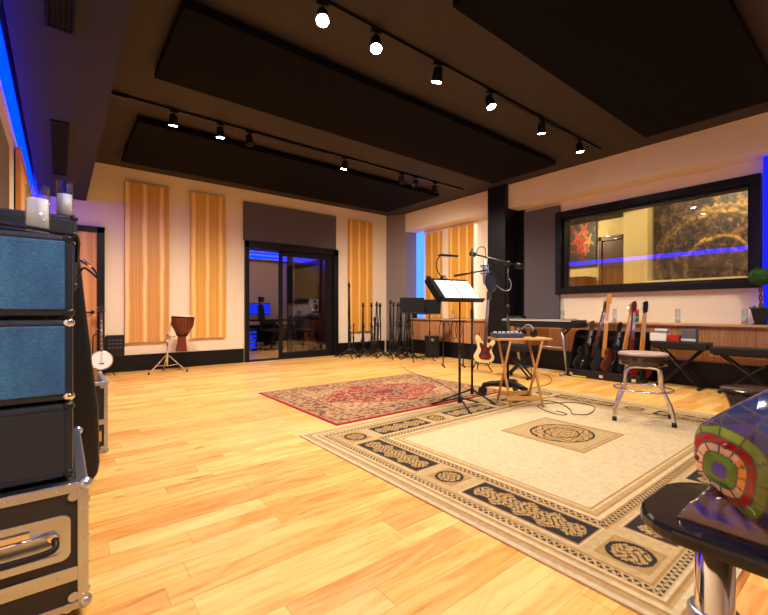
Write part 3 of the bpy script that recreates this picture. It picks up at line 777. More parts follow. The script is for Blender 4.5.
for k in range(4): 
    s_ = -1 if k % 2 else 1; MB().ball((s_*.045, -.03, .905+.05*(k//2)), .011, 8).build('tuner', M['chrome'], o)
MB().ball((-.05, -.03, .62), .011, 8).build('tuner', M['chrome'], o)
MB().box(-.03, .03, -.052, -.041, .09, .10).build('bridge', M['wood_brown'], o)
st = MB()
for k in range(4): st.tube([(-.012+.008*k, -.05, .87), (-.016+.01*k, -.052, .095)], .001, 4)
st.build('strings', M['steel'], o)
o = thing('instrument_stand', 'black tubular stand carrying the banjo', 'stand', (.50, 7.66, 0))
for sx in (-1, 1):
    MB().tube(smooth_path([(sx*.17, -.13, .008), (sx*.12, -.08, .07), (sx*.09, .09, .10), (sx*.04, .11, .12)], 4), .009, 8).build('leg', M['black_metal'], o)
    MB().tube([(sx*.09, .085, .10), (sx*.08, -.12, .082), (sx*.08, -.13, .13)], .008, 6).build('cradle_arm', M['black_metal'], o)
MB().tube(smooth_path([(-.1, .12, .012), (-.1, .12, .5), (-.09, .12, .62), (-.03, .09, .64), (.0, .06, .64)], 4), .009, 8).build('upright', M['black_metal'], o)
# wall grille
o = thing('wall_grille', 'black square slotted grille low on back wall beside the banjo', 'wall grille', (.70, YB, .25))
MB().box(-.13, .13, -.05, -.0305, 0, .36).build('plate', M['black'], o, .004)
for r_ in range(3):
    for c_ in range(4): MB().box(-.09+.05*c_, -.06+.05*c_, -.053, -.0502, .15+.06*r_, .165+.06*r_).build('slot', M['grey_box'], o)

o = thing('hand_drum', 'carved reddish wooden goblet drum with skin head beside the golden wall panels', 'drum', (1.57, 7.38, .34), 0, None, 0, .05)
MB().lathe([(.085, 0), (.085, .02), (.070, .12), (.062, .22), (.075, .27), (.12, .33), (.158, .42), (.168, .52), (.165, .57)], seg=32).build('shell', M['wood_red'], o)
MB().lathe([(.167, .565), (.170, .572), (.165, .588), (.10, .592)], seg=32).build('drum_head', M['skin'], o)
MB().torus((0, 0, .555), .171, .006).build('rope_ring', M['black_matte'], o)
MB().torus((0, 0, .255), .078, .008).build('rope_ring', M['black_matte'], o)
rp = MB()
for k in range(22):
    a = 2*PI*k/22; b_ = a+PI/22
    rp.tube([(.172*math.cos(a), .172*math.sin(a), .55), (.163*math.cos(b_), .163*math.sin(b_), .42), (.08*math.cos(a), .08*math.sin(a), .262)], .003, 4)
rp.build('ropes', M['black_matte'], o)
o = thing('drum_stand', 'chrome tripod stand holding the carved wooden drum', 'drum stand', (1.37, 7.42, 0))
MB().cyl((0, 0, .10), (0, 0, .62), .014).build('pole', M['chrome'], o)
for a in (200, 335, 90):
    c_, s_ = math.cos(math.radians(a)), math.sin(math.radians(a))
    MB().tube([(c_*.015, s_*.015, .28), (c_*.30, s_*.30, .012)], .010, 8).build('leg', M['chrome'], o)
    MB().tube([(c_*.015, s_*.015, .11), (c_*.18, s_*.18, .13)], .007, 6).build('brace', M['chrome'], o)
    MB().cyl((c_*.30, s_*.30, .001), (c_*.30, s_*.30, .03), .015, seg=10).build('rubber_foot', M['rubber'], o)
MB().tube(smooth_path([(0, 0, .60), (.03, -.02, .68), (.05, -.03, .80), (.07, -.03, .86)], 4), .009, 8).build('arm', M['chrome'], o)
MB().box(-.02, .05, -.02, .02, .55, .60).build('clamp', M['chrome'], o)
MB().tube(smooth_path([(.02, 0, .60), (.05, -.02, .57), (.09, -.03, .58), (.115, -.02, .59)], 3), .008, 8).build('hoop', M['chrome'], o)

# ================================================================== MICROPHONE STANDS CLUSTER
def tripod(o, R=.30, hub=.16, r=.008, rot=0.0, mat=None, n=3, foot=True):
    mat = mat or M['black_metal']
    for k in range(n):
        a = rot+2*PI*k/n; c_, s_ = math.cos(a), math.sin(a)
        l = MB().tube([(c_*.02, s_*.02, hub), (c_*R, s_*R, .014)], r, 6).build('leg', mat, o)
        if foot: MB().ball((c_*R, s_*R, .013), (.013, .013, .0125), 8).build('rubber_foot', M['rubber'], l)
    MB().cyl((0, 0, hub-.05), (0, 0, hub+.03), .02).build('hub', mat, o)
def mic_stand(label, x, y, h, boom=False, rot=0.0, R=.30):
    o = thing('microphone_stand', label, 'microphone stand', (x, y, 0), rot, 'folded microphone stands by back wall')
    tripod(o, R, .16, .012, 0)
    MB().cyl((0, 0, .11), (0, 0, h*.6), .016, seg=8).build('lower_tube', M['black_metal'], o)
    MB().cyl((0, 0, h*.6), (0, 0, h), .012, seg=8).build('upper_tube', M['black_metal'], o)
    MB().cyl((0, 0, h*.58), (0, 0, h*.66), .019, seg=10).build('clutch', M['rubber'], o)
    if boom:
        MB().tube([(.02, 0, h*.98), (.055, .01, h*.35)], .013, 8).build('boom_arm', M['black_metal'], o)
        MB().ball((.01, 0, h), (.04, .028, .028), 10).build('boom_clamp', M['black_metal'], o)
        MB().cyl((.018, 0, h*.97), (.008, 0, h+.06), .026, .020, seg=10).build('counterweight', M['rubber'], o)
        MB().cyl((.055, .01, h*.35), (.057, .01, h*.22), .024, seg=10).build('mic_clip', M['rubber'], o)
    else:
        MB().cyl((0, 0, h), (.0, -.01, h+.07), .016, .012, seg=10).build('mic_clip', M['rubber'], o)
    return o
ST = [  # x, y, h, boom, rot, label
 (4.84, 7.33, 1.55, True, 0.2, 'tallest thin black microphone stand, next to the sliding door'),
 (4.96, 7.45, 0.6, False, 0.9, 'short black microphone stand left of the cluster, first of the low ones'),
 (5.1, 7.52, 0.66, False, 0.3, 'short black microphone stand left of the cluster, second of the low ones'),
 (5.17, 7.25, 1.12, True, 1.3, 'folded black boom stand, leftmost of the waist-high row'),
 (5.27, 7.1, 1.12, True, 0.5, 'folded black boom stand, second in the waist-high row'),
 (5.36, 7, 1.14, True, 1.9, 'folded black boom stand, third in the waist-high row'),
 (5.62, 7.22, 1.12, True, 2.6, 'folded black boom stand, fourth in the waist-high row'),
 (5.42, 7.58, 0.62, False, 0.2, 'short black microphone stand behind the waist-high row, left'),
 (5.66, 7.58, 0.6, False, 0.7, 'short black microphone stand behind the waist-high row, right'),
 (5.45, 6.68, 1.18, True, 0.1, 'thick black boom stand in front of the fabric corner, tallest of that bunch'),
 (5.82, 7, 1.14, True, 1.1, 'folded black boom stand before the corner column, first from its left'),
 (5.7, 6.7, 1.13, True, 2, 'folded black boom stand before the corner column, second from its left'),
 (5.98, 6.98, 1.15, True, 0.4, 'folded black boom stand before the corner column, third from its left'),
 (6.16, 7.12, 1.14, True, 1.4, 'folded black boom stand before the corner column, fourth from its left'),
 (5.86, 6.62, 1.08, True, 2.9, 'folded black boom stand before the corner column, nearest the camera'),
 (6.06, 6.8, 1.1, True, 0.6, 'folded black boom stand before the corner column, second from its right'),
 (6.26, 6.95, 1.1, True, 1.6, 'folded black boom stand farthest right in the cluster'),
 (5.62, 7.44, 0.8, True, 1, 'low folded boom stand hidden among the legs of the cluster'),
]
for x, y, h, b_, r_, lab in ST: mic_stand(lab, x, y, h, b_, r_, .26 if h < 1.3 else .3)

# music stands
def music_stand(label, x, y, h, w_, dh, rz, tilt=-.55, mat=None, R=.27, rot=0.4, cat='music stand'):
    o = thing('music_stand', label, cat, (x, y, 0), rz)
    tripod(o, R, .10, .009, rot)
    MB().cyl((0, 0, .06), (0, 0, h*.55), .013, seg=10).build('lower_tube', M['black_metal'], o)
    MB().cyl((0, 0, h*.55), (0, 0, h+.02), .009, seg=10).build('upper_tube', M['black_metal'], o)
    MB().cyl((0, 0, h*.53), (0, 0, h*.60), .018, seg=10).build('clutch', M['rubber'], o)
    T = Matrix.Translation((0, -.02, h)) @ Euler((tilt, 0, 0)).to_matrix().to_4x4()
    k = MB(); k.box(-w_/2, w_/2, -.003, .003, -dh*.15, dh*.85, T); k.build('desk', M['black_matte'], o, .002)
    MB().box(-w_/2, w_/2, -.055, -.003, -dh*.15-.004, -dh*.15+.004, T).build('desk_lip', M['black'], o)
    MB().box(-.03, .03, .003, .03, -.02, .08, T).build('tilt_bracket', M['black_metal'], o)
    return o, T
music_stand('black music stand with flat desk before the cyan light strip, left one', 5.55, 6.08, 1.0, .50, .34, CAMYAW+.1, -.35)
music_stand('black music stand with tilted desk partly behind the sheet music stand', 5.95, 6.0, .98, .46, .32, CAMYAW-.3, -.3, rot=1.1)
o = thing('subwoofer', 'small black speaker on the floor behind the two dark music stands', 'speaker', (6.36, 6.35, 0), CAMYAW)
MB().box(-.15, .15, -.13, .13, .012, .46, b=.012).build('cabinet', M['black'], o)
MB().cyl((0, -.131, .2), (0, -.14, .2), .11, .10, seg=24).build('cone', M['rubber'], o)
MB().cyl((0, -.131, .38), (0, -.136, .38), .035, seg=16).build('tweeter', M['dull_steel'], o)
for sx in (-.1, .1):
    for sy in (-.09, .09): MB().cyl((sx, sy, 0), (sx, sy, .012), .015, seg=8).build('foot', M['rubber'], o)
# green lamp-ish plant by light strip
o = thing('potted_plant', 'small round green plant on dark pot in front of the cyan light strip', 'plant', (6.72, 7.28, .831))
MB().lathe([(.05, 0), (.07, .12), (.074, .13), (.05, .13)], seg=16).build('pot', M['black'], o)
MB().cyl((0, 0, .12), (0, 0, .28), .008, seg=6).build('stem', M['wood_brown'], o)
b = MB(); b.ball((0, 0, .33), (.13, .13, .085), 18)
for k in range(160):
    a = random.uniform(0, 2*PI); e_ = random.uniform(-1, 1); q = math.sqrt(1-e_*e_)
    c_ = Vector((.13*q*math.cos(a), .13*q*math.sin(a), .33+.085*e_)); b.ball(c_, random.uniform(.012, .022), 6)
b.build('foliage', M['leaf'], o)

# main music stand with sheets and lamp
ms, T = music_stand('black music stand holding white sheet music in front of the microphone', 3.24, 2.83, 1.13, .52, .36, CAMYAW+.5, -.80, R=.30, rot=-1.9)
def on_desk(label, cat, name, x0, x1, lines):
    o = thing(name, label, cat, ms.location, ms.rotation_euler[2])
    MB().box(x0, x1, -.009, -.005, -.04, .27, T).build('sheet', M['paper'], o)
    k = MB()
    for (a, b_, za, zb) in lines: k.box(a, b_, -.0098, -.0092, za, zb, T)
    k.build('printed_text', M['ink'], o)
rows = lambda xa, xb, za, n: [(xa, xb-random.uniform(0, .03), za-.012*i, za-.012*i+.005) for i in range(n)]
on_desk('white lyric sheet on left half of the music stand', 'paper', 'sheet_music', -.20, .015, rows(-.11, -.02, .20, 6))
on_desk('white lyric sheet on right half of the music stand', 'paper', 'sheet_music', .03, .245, rows(.07, .19, .17, 8))
o = thing('clip_lamp', 'black gooseneck clip lamp on top of the sheet music stand', 'lamp', ms.location, ms.rotation_euler[2])
tp = T @ Vector((-.06, 0, .33))
MB().box(-.085, -.035, -.03, .03, .275, .33, T).build('clip', M['black'], o)
MB().tube(smooth_path([tp, tp+Vector((-.06, .0, .06)), tp+Vector((-.085, -.01, .14)), tp+Vector((-.06, -.02, .21)), tp+Vector((-.02, -.02, .23))], 6), .006, 8).build('gooseneck', M['black'], o)
lt = tp+Vector((.07, -.02, .235))
MB().box(lt.x-.12, lt.x+.11, lt.y-.03, lt.y+.03, lt.z-.012, lt.z+.012, b=.008).build('lamp_head', M['black'], o)
MB().box(lt.x-.10, lt.x+.09, lt.y-.024, lt.y+.024, lt.z-.0145, lt.z-.0122).build('diffuser', M['white'], o)
# headphones/bag hanging on desk back left
o = thing('padded_bag', 'black padded bag hanging on left side of the sheet music stand', 'bag', ms.location, ms.rotation_euler[2])
MB().box(-.312, -.264, -.06, .03, -.05, .28, T, b=.02).build('pouch', M['black_matte'], o)
MB().tube([T @ Vector(p) for p in [(-.29, -.02, .31), (-.25, 0.0, .325), (-.22, .012, .30)]], .008, 6).build('strap', M['black_matte'], o)

# second stand with small boom behind music stand (px 474)
o = thing('microphone_stand', 'tall black straight microphone stand on tripod beside the sheet music stand', 'microphone stand', (3.62, 2.98, 0), CAMYAW)
tripod(o, .33, .12, .010, PI+.1)
MB().cyl((0, 0, .08), (0, 0, .95), .013, seg=10).build('lower_tube', M['black_metal'], o)
MB().cyl((0, 0, .95), (0, 0, 1.70), .010, seg=10).build('upper_tube', M['black_metal'], o)
MB().cyl((0, 0, .92), (0, 0, 1.02), .019, seg=10).build('clutch', M['rubber'], o)
MB().tube([(-.17, 0, 1.40), (.17, 0, 1.46)], .009, 8).build('crossbar', M['black_metal'], o)
MB().ball((0, 0, 1.43), .022, 10).build('bar_clamp', M['rubber'], o)
MB().cyl((-.20, 0, 1.395), (-.05, 0, 1.42), .013, seg=8).build('bar_sleeve', M['rubber'], o)

# big rolling boom stand
BS = (4.12, 2.86)
o = thing('studio_boom_stand', 'heavy black studio boom stand on caster base beside wooden tray table', 'microphone stand', (BS[0], BS[1], 0), CAMYAW)
for k, a in enumerate((175, 295, 55)):
    c_, s_ = math.cos(math.radians(a)), math.sin(math.radians(a))
    l = MB().tube([(c_*.02, s_*.02, .15), (c_*.20, s_*.20, .145), (c_*.29, s_*.29, .125)], [.04, .034, .028], 8).build('base_leg', M['black'], o)
    w_ = MB(); w_.cyl((c_*.29-.022*s_, s_*.29+.022*c_, .063), (c_*.29+.022*s_, s_*.29-.022*c_, .063), .05, seg=16); w_.cyl((c_*.29, s_*.29, .06), (c_*.29, s_*.29, .13), .018)
    w_.build('caster', M['rubber'], l)
MB().cyl((0, 0, .11), (0, 0, .20), .06).build('hub', M['black'], o)
MB().cyl((0, 0, .18), (0, 0, 1.02), .015).build('lower_tube', M['black_metal'], o)
MB().cyl((0, 0, 1.0), (0, 0, 1.56), .011).build('upper_tube', M['black_metal'], o)
MB().cyl((0, 0, .98), (0, 0, 1.08), .022).build('clutch', M['black'], o)
MB().tube([(.14, 0, 1.53), (0, 0, 1.56), (-.24, 0, 1.63), (-.40, 0, 1.665)], .010, 8).build('boom_arm', M['black_metal'], o)
MB().cyl((.09, 0, 1.54), (.17, 0, 1.52), .034, seg=16).build('counterweight', M['black_metal'], o)
MB().lathe([(.015, -.02), (.030, 0), (.034, .03), (.018, .045)], o=(0, 0, 1.545), seg=16).build('boom_clamp', M['black_metal'], o)
MB().cyl((-.38, 0, 1.66), (-.45, 0, 1.676), .028, .024, seg=14).build('boom_end_grip', M['rubber'], o)
MB().tube(smooth_path([(-.36, .0, 1.66), (-.36, 0, 1.72), (-.31, 0, 1.755), (-.265, 0, 1.73), (-.258, 0, 1.64), (-.26, 0, 1.60)], 5), .005, 6).build('mic_lead', M['black'], o)
o = thing('condenser_microphone', 'silver studio microphone hanging in shock mount from the boom', 'microphone', (BS[0], BS[1], 0), CAMYAW)
c_ = (-.26, 0, 1.47)
MB().lathe([(.012, .13), (.016, .09), (.034, .07), (.036, -.03), (.036, -.035), (.030, -.04)], o=c_, seg=18).build('body', M['steel'], o)
MB().lathe([(.034, -.0405), (.038, -.05), (.038, -.13), (.028, -.155), (.010, -.165)], o=c_, seg=18).build('grille', M['dull_steel'], o)
k = MB()
for zz in (.06, -.03): k.torus((c_[0], 0, c_[2]+zz), .062, .004)
for a in range(4):
    t_ = a*PI/2; k.tube([(c_[0]+.062*math.cos(t_), .062*math.sin(t_), c_[2]+.06), (c_[0]+.037*math.cos(t_+.6), .037*math.sin(t_+.6), c_[2]+.02), (c_[0]+.062*math.cos(t_), .062*math.sin(t_), c_[2]-.03)], .003, 5)
k.tube([(c_[0]+.062, 0, c_[2]+.06), (-.15, 0, 1.54), (-.13, 0, 1.595)], .005, 6)
k.build('shock_mount', M['black_metal'], o)
o = thing('pop_filter', 'round dark blue black pop filter disc in front of the studio microphone', 'pop filter', (BS[0], BS[1], 0), CAMYAW)
Tp = Matrix.Translation((-.225, -.12, 1.335)) @ Euler((0, 0, .75)).to_matrix().to_4x4()
MB().torus((0, 0, 0), .115, .007, 'y', M=Tp).build('rim', M['black'], o)
MB().cyl((0, -.002, 0), (0, .002, 0), .112, seg=28, M=Tp).build('mesh_disc', simple('navy_mesh', (.010, .012, .035), .85), o)
MB().tube(smooth_path([(-.15, -.05, 1.30), (-.06, -.04, 1.24), (.01, -.04, 1.25), (.03, -.03, 1.32), (.012, -.012, 1.38)], 5), .005, 6).build('gooseneck', M['dull_steel'], o)

# tray table
TT = (3.83, 2.53)
o = thing('tray_table', 'small folding wooden tray table with X legs, on the rug edge', 'table', (TT[0], TT[1], 0), CAMYAW)
k = MB(); k.slab(rrect(.34, .32, .03, 4, -.12, 0), .695, .717); k.build('top_leaf', M['wood_orange'], o, .004)
k = MB(); k.slab(rrect(.26, .32, .03, 4, .1805, 0), .695, .717); k.build('top_leaf', M['wood_orange'], o, .004)
for sx, s2 in ((-.15, 1), (.18, -1)):
    for sy in (-1, 1):
        MB().tube([(sx-.02*sy, sy*.15, .694), (sx+.028*sy*1.0, -sy*.15, .012)], .013, 6).build('leg', M['wood_orange'], o)
for yy, zz in ((-.14, .10), (.14, .10)): MB().box(-.16, .19, yy-.008, yy+.008, zz-.02, zz+.02).build('cross_rail', M['wood_orange'], o)
o = thing('audio_mixer', 'small grey blue audio mixer with knobs on the tray table', 'mixer', (TT[0], TT[1], .717), CAMYAW+.08)
MB().box(-.28, .02, -.11, .08, .004, .05, b=.006).build('case', simple('blue_grey_metal', sr(62, 76, 98), .45), o)
MB().box(-.27, .01, -.10, .07, .0501, .053).build('control_panel', simple('grey_panel', sr(120, 124, 132), .5), o)
for i in range(9):
    for j in range(3): MB().cyl((-.255+.031*i, -.08+.05*j, .053), (-.255+.031*i, -.08+.05*j, .066), .007, .005, seg=8).build('knob', M['white'] if (i+j) % 3 else M['black'], o)
for sx in (-.26, 0): 
    for sy in (-.09, .06): MB().cyl((sx, sy, 0), (sx, sy, .005), .01, seg=8).build('foot', M['rubber'], o)
o = thing('headphones', 'black over-ear headphones standing on right side of the tray table', 'headphones', (TT[0], TT[1], .717), CAMYAW+.5)
for sy in (-.075, .075):
    MB().lathe([(.02, -.02), (.042, -.018), (.046, 0), (.046, .012), (.034, .02)], seg=20, M=Matrix.Translation((.15, sy, .049)) @ Euler((PI/2*(1 if sy > 0 else -1), 0, 0)).to_matrix().to_4x4()).build('ear_cup', M['black'], o)
MB().torus((.15, 0, .05), .082, .008, 'x', a0=.25, a1=PI-.25).build('headband', simple('grey_padding', sr(150, 146, 146), .6), o)

# keyboard on stand
o = thing('stage_piano', 'long black stage piano against the right wall', 'keyboard', (6.13, 3.72, 0))
L0, L1 = -.66, .66
MB().box(-.02, .36, L0, L1, .737, .86, b=.006).build('case', M['black'], o)
MB().box(-.012, .15, L0+.03, L1-.03, .8605, .866).build('white_keys', M['white'], o)
k = MB()
for i in range(36):
    if i % 7 in (2, 6): continue
    k.box(.06, .15, L0+.05+i*.034, L0+.067+i*.034, .8665, .878)
k.build('black_keys', M['gloss_black'], o)
MB().box(.18, .34, L0+.1, L1-.1, .8605, .864).build('control_strip', M['gloss_black'], o)
MB().box(-.024, -.0205, L0+.06, L1-.02, .838, .850).build('key_fronts', M['white'], o)
o = thing('keyboard_stand', 'grey steel folding stand with angled legs under the stage piano', 'keyboard stand', (6.13, 3.72, 0))
for yy in (-.42, .42):
    MB().tube([(.04, yy, .735), (.12, yy-.05*(1 if yy > 0 else 1), .04)], .02, 8).build('leg', M['dull_steel'], o)
    MB().tube([(-.10, yy-.05, .022), (.42, yy-.05, .022)], .020, 8).build('foot_bar', M['dull_steel'], o)
    MB().tube([(.0, yy, .724), (.33, yy, .724)], .019, 8).build('support_arm', M['dull_steel'], o)
    MB().tube([(.06, yy, .60), (.28, yy+.0, .705)], .014, 8).build('brace', M['black_metal'], o)
MB().tube([(.08, -.42, .42), (.08, .42, .42)], .014, 8).build('cross_bar', M['dull_steel'], o)
cable('cable', 'thin white cable lying beside the foot of the keyboard stand', [(6.3, 3.9, .012), (6.4, 3.75, .013), (6.45, 3.6, .012)], .006, M['white'])
# headphones on ledge end (dark thing)
o = thing('dark_case', 'small black zip pouch lying on the far end of the stage piano', 'pouch', (6.30, 4.18, .8645))
MB().box(-.06, .06, -.14, .14, .001, .05, b=.015).build('pouch', M['black_matte'], o); MB().tube([(-.062, -.12, .03), (-.062, .12, .03)], .003, 5).build('zip', M['dull_steel'], o)
o.name = 'zip_pouch'

# X bench under tray: black X stand bench between (px 500-530, 350)
def xbench(label, x, y, L_, z_, w_=.32, rz=0):
    o = thing('keyboard_bench', label, 'bench', (x, y, 0), rz)
    MB().box(-w_/2, w_/2, -L_/2, L_/2, z_-.085, z_, b=.018).build('seat_pad', M['black'], o)
    MB().box(-w_/2+.02, w_/2-.02, -L_/2+.03, L_/2-.03, z_-.10, z_-.086).build('seat_board', M['black_metal'], o)
    for sx in (-1, 1):
        for s2 in (-1, 1):
            MB().tube([(sx*(w_/2-.07), -s2*L_*.36, z_-.10), (sx*(w_/2-.07)+s2*.012, s2*L_*.36, .025)], .014, 6).build('leg', M['black_metal'], o)
    for s2 in (-1, 1): 
        fb = MB().tube([(-w_/2+.0, s2*L_*.36, .021), (w_/2-.0, s2*L_*.36, .021)], .015, 8).build('foot_bar', M['black_metal'], o)
        for sx in (-1, 1): MB().cyl((sx*(w_/2-.015), s2*L_*.36, .021), (sx*(w_/2+.012), s2*L_*.36, .021), .02, seg=10).build('end_cap', M['rubber'], fb)
    return o
xbench('black folding bench with X legs carrying the white and red boxes', 6.40, 1.79, .62, .60, .28)
xbench('black folding bench with X legs nearest the right edge, nothing on it', 6.40, 1.10, .72, .56, .28)
xbench('low black folding bench behind the tray table, in front of the pillar', 5.40, 3.55, .5, .50, .28, .2)
# boxes on bench
def bx(name, label, cat, x, y, w_, l_, h_, mat, z=.6005, rz=0, lid=None):
    o = thing(name, label, cat, (x, y, z), rz)
    MB().box(-w_/2, w_/2, -l_/2, l_/2, 0, h_, b=.003).build('box_body', mat, o)
    if lid: MB().box(-w_/2-.002, w_/2+.002, -l_/2-.002, l_/2+.002, h_*.62, h_+.003).build('lid', lid, o)
    return o
bx('storage_box', 'white cardboard box on the folding bench', 'box', 6.36, 2.02, .15, .19, .10, M['white'])
bx('tissue_box', 'small white box with blue stripe stacked on the white cardboard box', 'box', 6.38, 2.0, .10, .14, .05, simple('pale_blue', sr(110, 130, 150), .5), .7065, 0, M['white'])
bx('pedal_box', 'red metal box between white box and grey box on the bench', 'box', 6.36, 1.85, .12, .12, .085, M['red'])
bx('storage_box', 'dark grey box with pale label standing on right end of boxes bench', 'box', 6.42, 1.70, .12, .16, .165, M['grey_box'])
MB().box(-.064, -.0605, -.08, .08, .01, .04).build('label_strip', M['white'], [q for q in bpy.data.objects if q.name.startswith('storage_box')][-1])
# candle glasses on ledge
jar_candle('glass_tube', 'clear tall glass tube on ledge above the boxes bench', (6.76, 1.93, .831), .032, .20, .10, None, 'candle glass')
jar_candle('glass_tube', 'clear tall glass with blue reflection on ledge next to the topiary', (6.76, 1.215, .831), .032, .20, .11, None, 'candle glass')
jar_candle('glass_tube', 'clear tall glass on ledge behind the tall bass guitar', (6.76, 2.76, .831), .032, .20, .10, None, 'candle glass')
jar_candle('glass_tube', 'clear tall glass on ledge behind end of the stage piano', (6.80, 3.62, .831), .032, .18, .10, None, 'candle glass')
jar_candle('glass_tube', 'clear glass candle on the ledge below the orange wood panel', (6.76, 6.1, .831), .032, .18, .10, None, 'candle glass')
o = thing('plant_cup', 'red and green striped cup on the ledge behind the rack guitars', 'cup', (6.76, 2.47, .831))
MB().lathe([(.045, 0), (.055, .05), (.057, .09)], seg=18).build('cup_base', M['green'], o); MB().lathe([(.05, .0905), (.055, .19), (.04, .192)], seg=18).build('cup_top', M['red'], o)
# topiary
o = thing('topiary_plant', 'ball topiary with twisted trunk in black pot, right end of ledge', 'plant', (6.78, 1.11-.04, .831))
MB().slab([(-.07, -.07), (.07, -.07), (.07, .07), (-.07, .07)], 0, .01).build('pot_base', M['black'], o)
MB().lathe([(.07, .010), (.115, .19), (.12, .20), (.10, .20), (.09, .17)], seg=4, smooth=False, M=Euler((0, 0, PI/4)).to_matrix().to_4x4()).build('pot', M['black'], o)
k = MB()
for ph in (0, PI):
    k.tube([(.012*math.cos(ph+t_*.9), .012*math.sin(ph+t_*.9), .17+t_*.03) for t_ in range(12)], .010, 6)
k.build('trunk', simple('reddish_bark', sr(110, 56, 40), .7), o)
def foliage_ball(c, r, n):
    b = MB(); b.ball(c, r*.9, 18)
    for k in range(n):
        a = random.uniform(0, 2*PI); e_ = random.uniform(-1, 1); q = math.sqrt(1-e_*e_); d_ = Vector((q*math.cos(a), q*math.sin(a), e_))
        p = Vector(c)+d_*r*random.uniform(.86, 1.02); t1 = d_.orthogonal().normalized(); t2 = d_.cross(t1); w_ = random.uniform(.008, .014)
        ang = random.uniform(0, PI); u_ = t1*math.cos(ang)+t2*math.sin(ang); v_ = d_.cross(u_)
        b.add([p-u_*w_, p+v_*w_*.5+d_*.006, p+u_*w_+d_*.012, p-v_*w_*.5+d_*.006], [(0, 1, 2, 3)])
    return b
foliage_ball((0, 0, .595), .115, 900).build('foliage', M['leaf'], o)
b = MB()
for k in range(60):
    a = random.uniform(0, 2*PI); r_ = random.uniform(.0, .11); b.ball((r_*math.cos(a), r_*math.sin(a), .195+random.uniform(0, .03)), (.014, .014, .008), 6)
b.build('moss', M['leaf'], o)

# bar stool
o = thing('bar_stool', 'short round bar stool with chrome bent legs and chrome foot ring', 'stool', (4.17, 1.46, .010), -1.20)
MB().lathe([(.17, .50), (.187, .505), (.192, .515), (.192, .58), (.188, .588), (.16, .588)], seg=36).build('apron_band', simple('dark_chrome_band', (.10, .085, .07), .18, .9), o)
MB().lathe([(.12, .5885), (.193, .589), (.199, .597), (.193, .612), (.14, .617), (.05, .617)], seg=36).build('seat', simple('tan_vinyl_seat', sr(176, 152, 140), .3), o)
for s_ in (-1, 1):
    for q in (-1, 1):
        pts = [(0, s_*.075, .488), (q*.06, s_*.08, .488), (q*.115, s_*.09, .475), (q*.135, s_*.10, .42), (q*.145, s_*.115, .30), (q*.20, s_*.15, .16), (q*.222, s_*.17, .03)]
        MB().tube(smooth_path(pts, 5), .0155, 12).build('leg', M['chrome'], o)
        MB().cyl((q*.222, s_*.17, .0), (q*.221, s_*.169, .04), .020, .018, seg=12).build('rubber_foot', M['rubber'], o)
MB().torus((0, 0, .285), .23, .010, seg=48).build('foot_ring', M['chrome'], o)
k = MB()
for a in range(4):
    t_ = math.atan2(.115, .155)+0; 
    sx = (1, -1, -1, 1)[a]; sy = (1, 1, -1, -1)[a]; k.tube([(sx*.15, sy*.117, .287), (sx*.18, sy*.143, .285)], .007, 6)
k.build('ring_struts', M['chrome'], o)
MB().cyl((0, 0, .487), (0, 0, .50), .10, seg=20).build('swivel_plate', M['black_metal'], o)

# glossy black tub
o = thing('tub_stool', 'glossy black tapered round tub with flat lid, behind the stained glass lamp', 'stool', (4.36, .70, 0))
MB().lathe([(.10, .0), (.11, .01), (.20, .28), (.235, .35), (.23, .355)], seg=40).build('tub', M['gloss_black'], o)
MB().lathe([(.22, .3555), (.242, .358), (.244, .370), (.235, .375), (.10, .375)], seg=40).build('lid', M['gloss_black'], o)

# cable hanger stand (px 464-480,322-345)
o = thing('cable_stand', 'low black metal stand with coiled cables hung on it, left of the cream bass', 'cable hanger', (5.55, 5.0, 0), CAMYAW)
for sx in (-.18, .18):
    MB().cyl((sx, 0, .02), (sx, 0, .82), .011, seg=8).build('post', M['black_metal'], o)
    MB().tube([(sx, -.18, .015), (sx, .18, .015)], .013, 6).build('foot_bar', M['black_metal'], o)
MB().tube([(-.24, 0, .82), (.24, 0, .82)], .011, 8).build('hang_bar', M['black_metal'], o)
for i, sx in enumerate((-.20, -.12, .02, .1)):
    tag(MB().torus((0, 0, 0), .16, .006, 'x', sx=.35).build('cable_coil', M['black'], None), ['coiled black cable hung at left end of the cable stand', 'coiled black cable second from left on the cable stand', 'coiled black cable third from left on the cable stand', 'coiled black cable at right end of the cable stand'][i], 'cable', 'coiled cables')
    q = [w for w in bpy.data.objects if w.name.startswith('cable_coil')][-1]
    q.location = Vector((5.55, 5.0, .66)) + Euler((0, 0, CAMYAW)).to_matrix() @ Vector((sx, 0, 0)); q.rotation_euler = (0, 0, CAMYAW+.9+.2*i)

# floor cables
cable('floor_cable', 'thin black cable looping on the beige rug right of the tray table', [(4.1, 2.6, .016), (4.2, 2.3, .016), (4.0, 2.05, .016), (3.85, 1.95, .016), (3.95, 1.85, .016), (4.3, 1.95, .016), (4.35, 2.15, .016), (4.15, 2.3, .016), (3.9, 2.35, .018), (3.75, 2.15, .016), (3.72, 2.0, .016), (3.80, 1.98, .018), (3.82, 2.1, .018)], .0035)
cable('floor_cable', 'thin black cable trailing from the wall across floor to the tray table', [(4.12, 2.62, .69), (4.16, 2.58, .45), (4.18, 2.6, .1), (4.25, 2.7, .014), (4.7, 2.9, .014), (5.3, 3.0, .008), (5.9, 3.4, .008), (6.4, 4.3, .008)], .0035)
cable('floor_cable', 'thin dark cable running over the red rug towards the stands', [(3.6, 3.1, .018), (3.9, 3.6, .018), (4.2, 4.2, .018), (4.5, 5.0, .006), (4.9, 5.7, .006)], .0035)

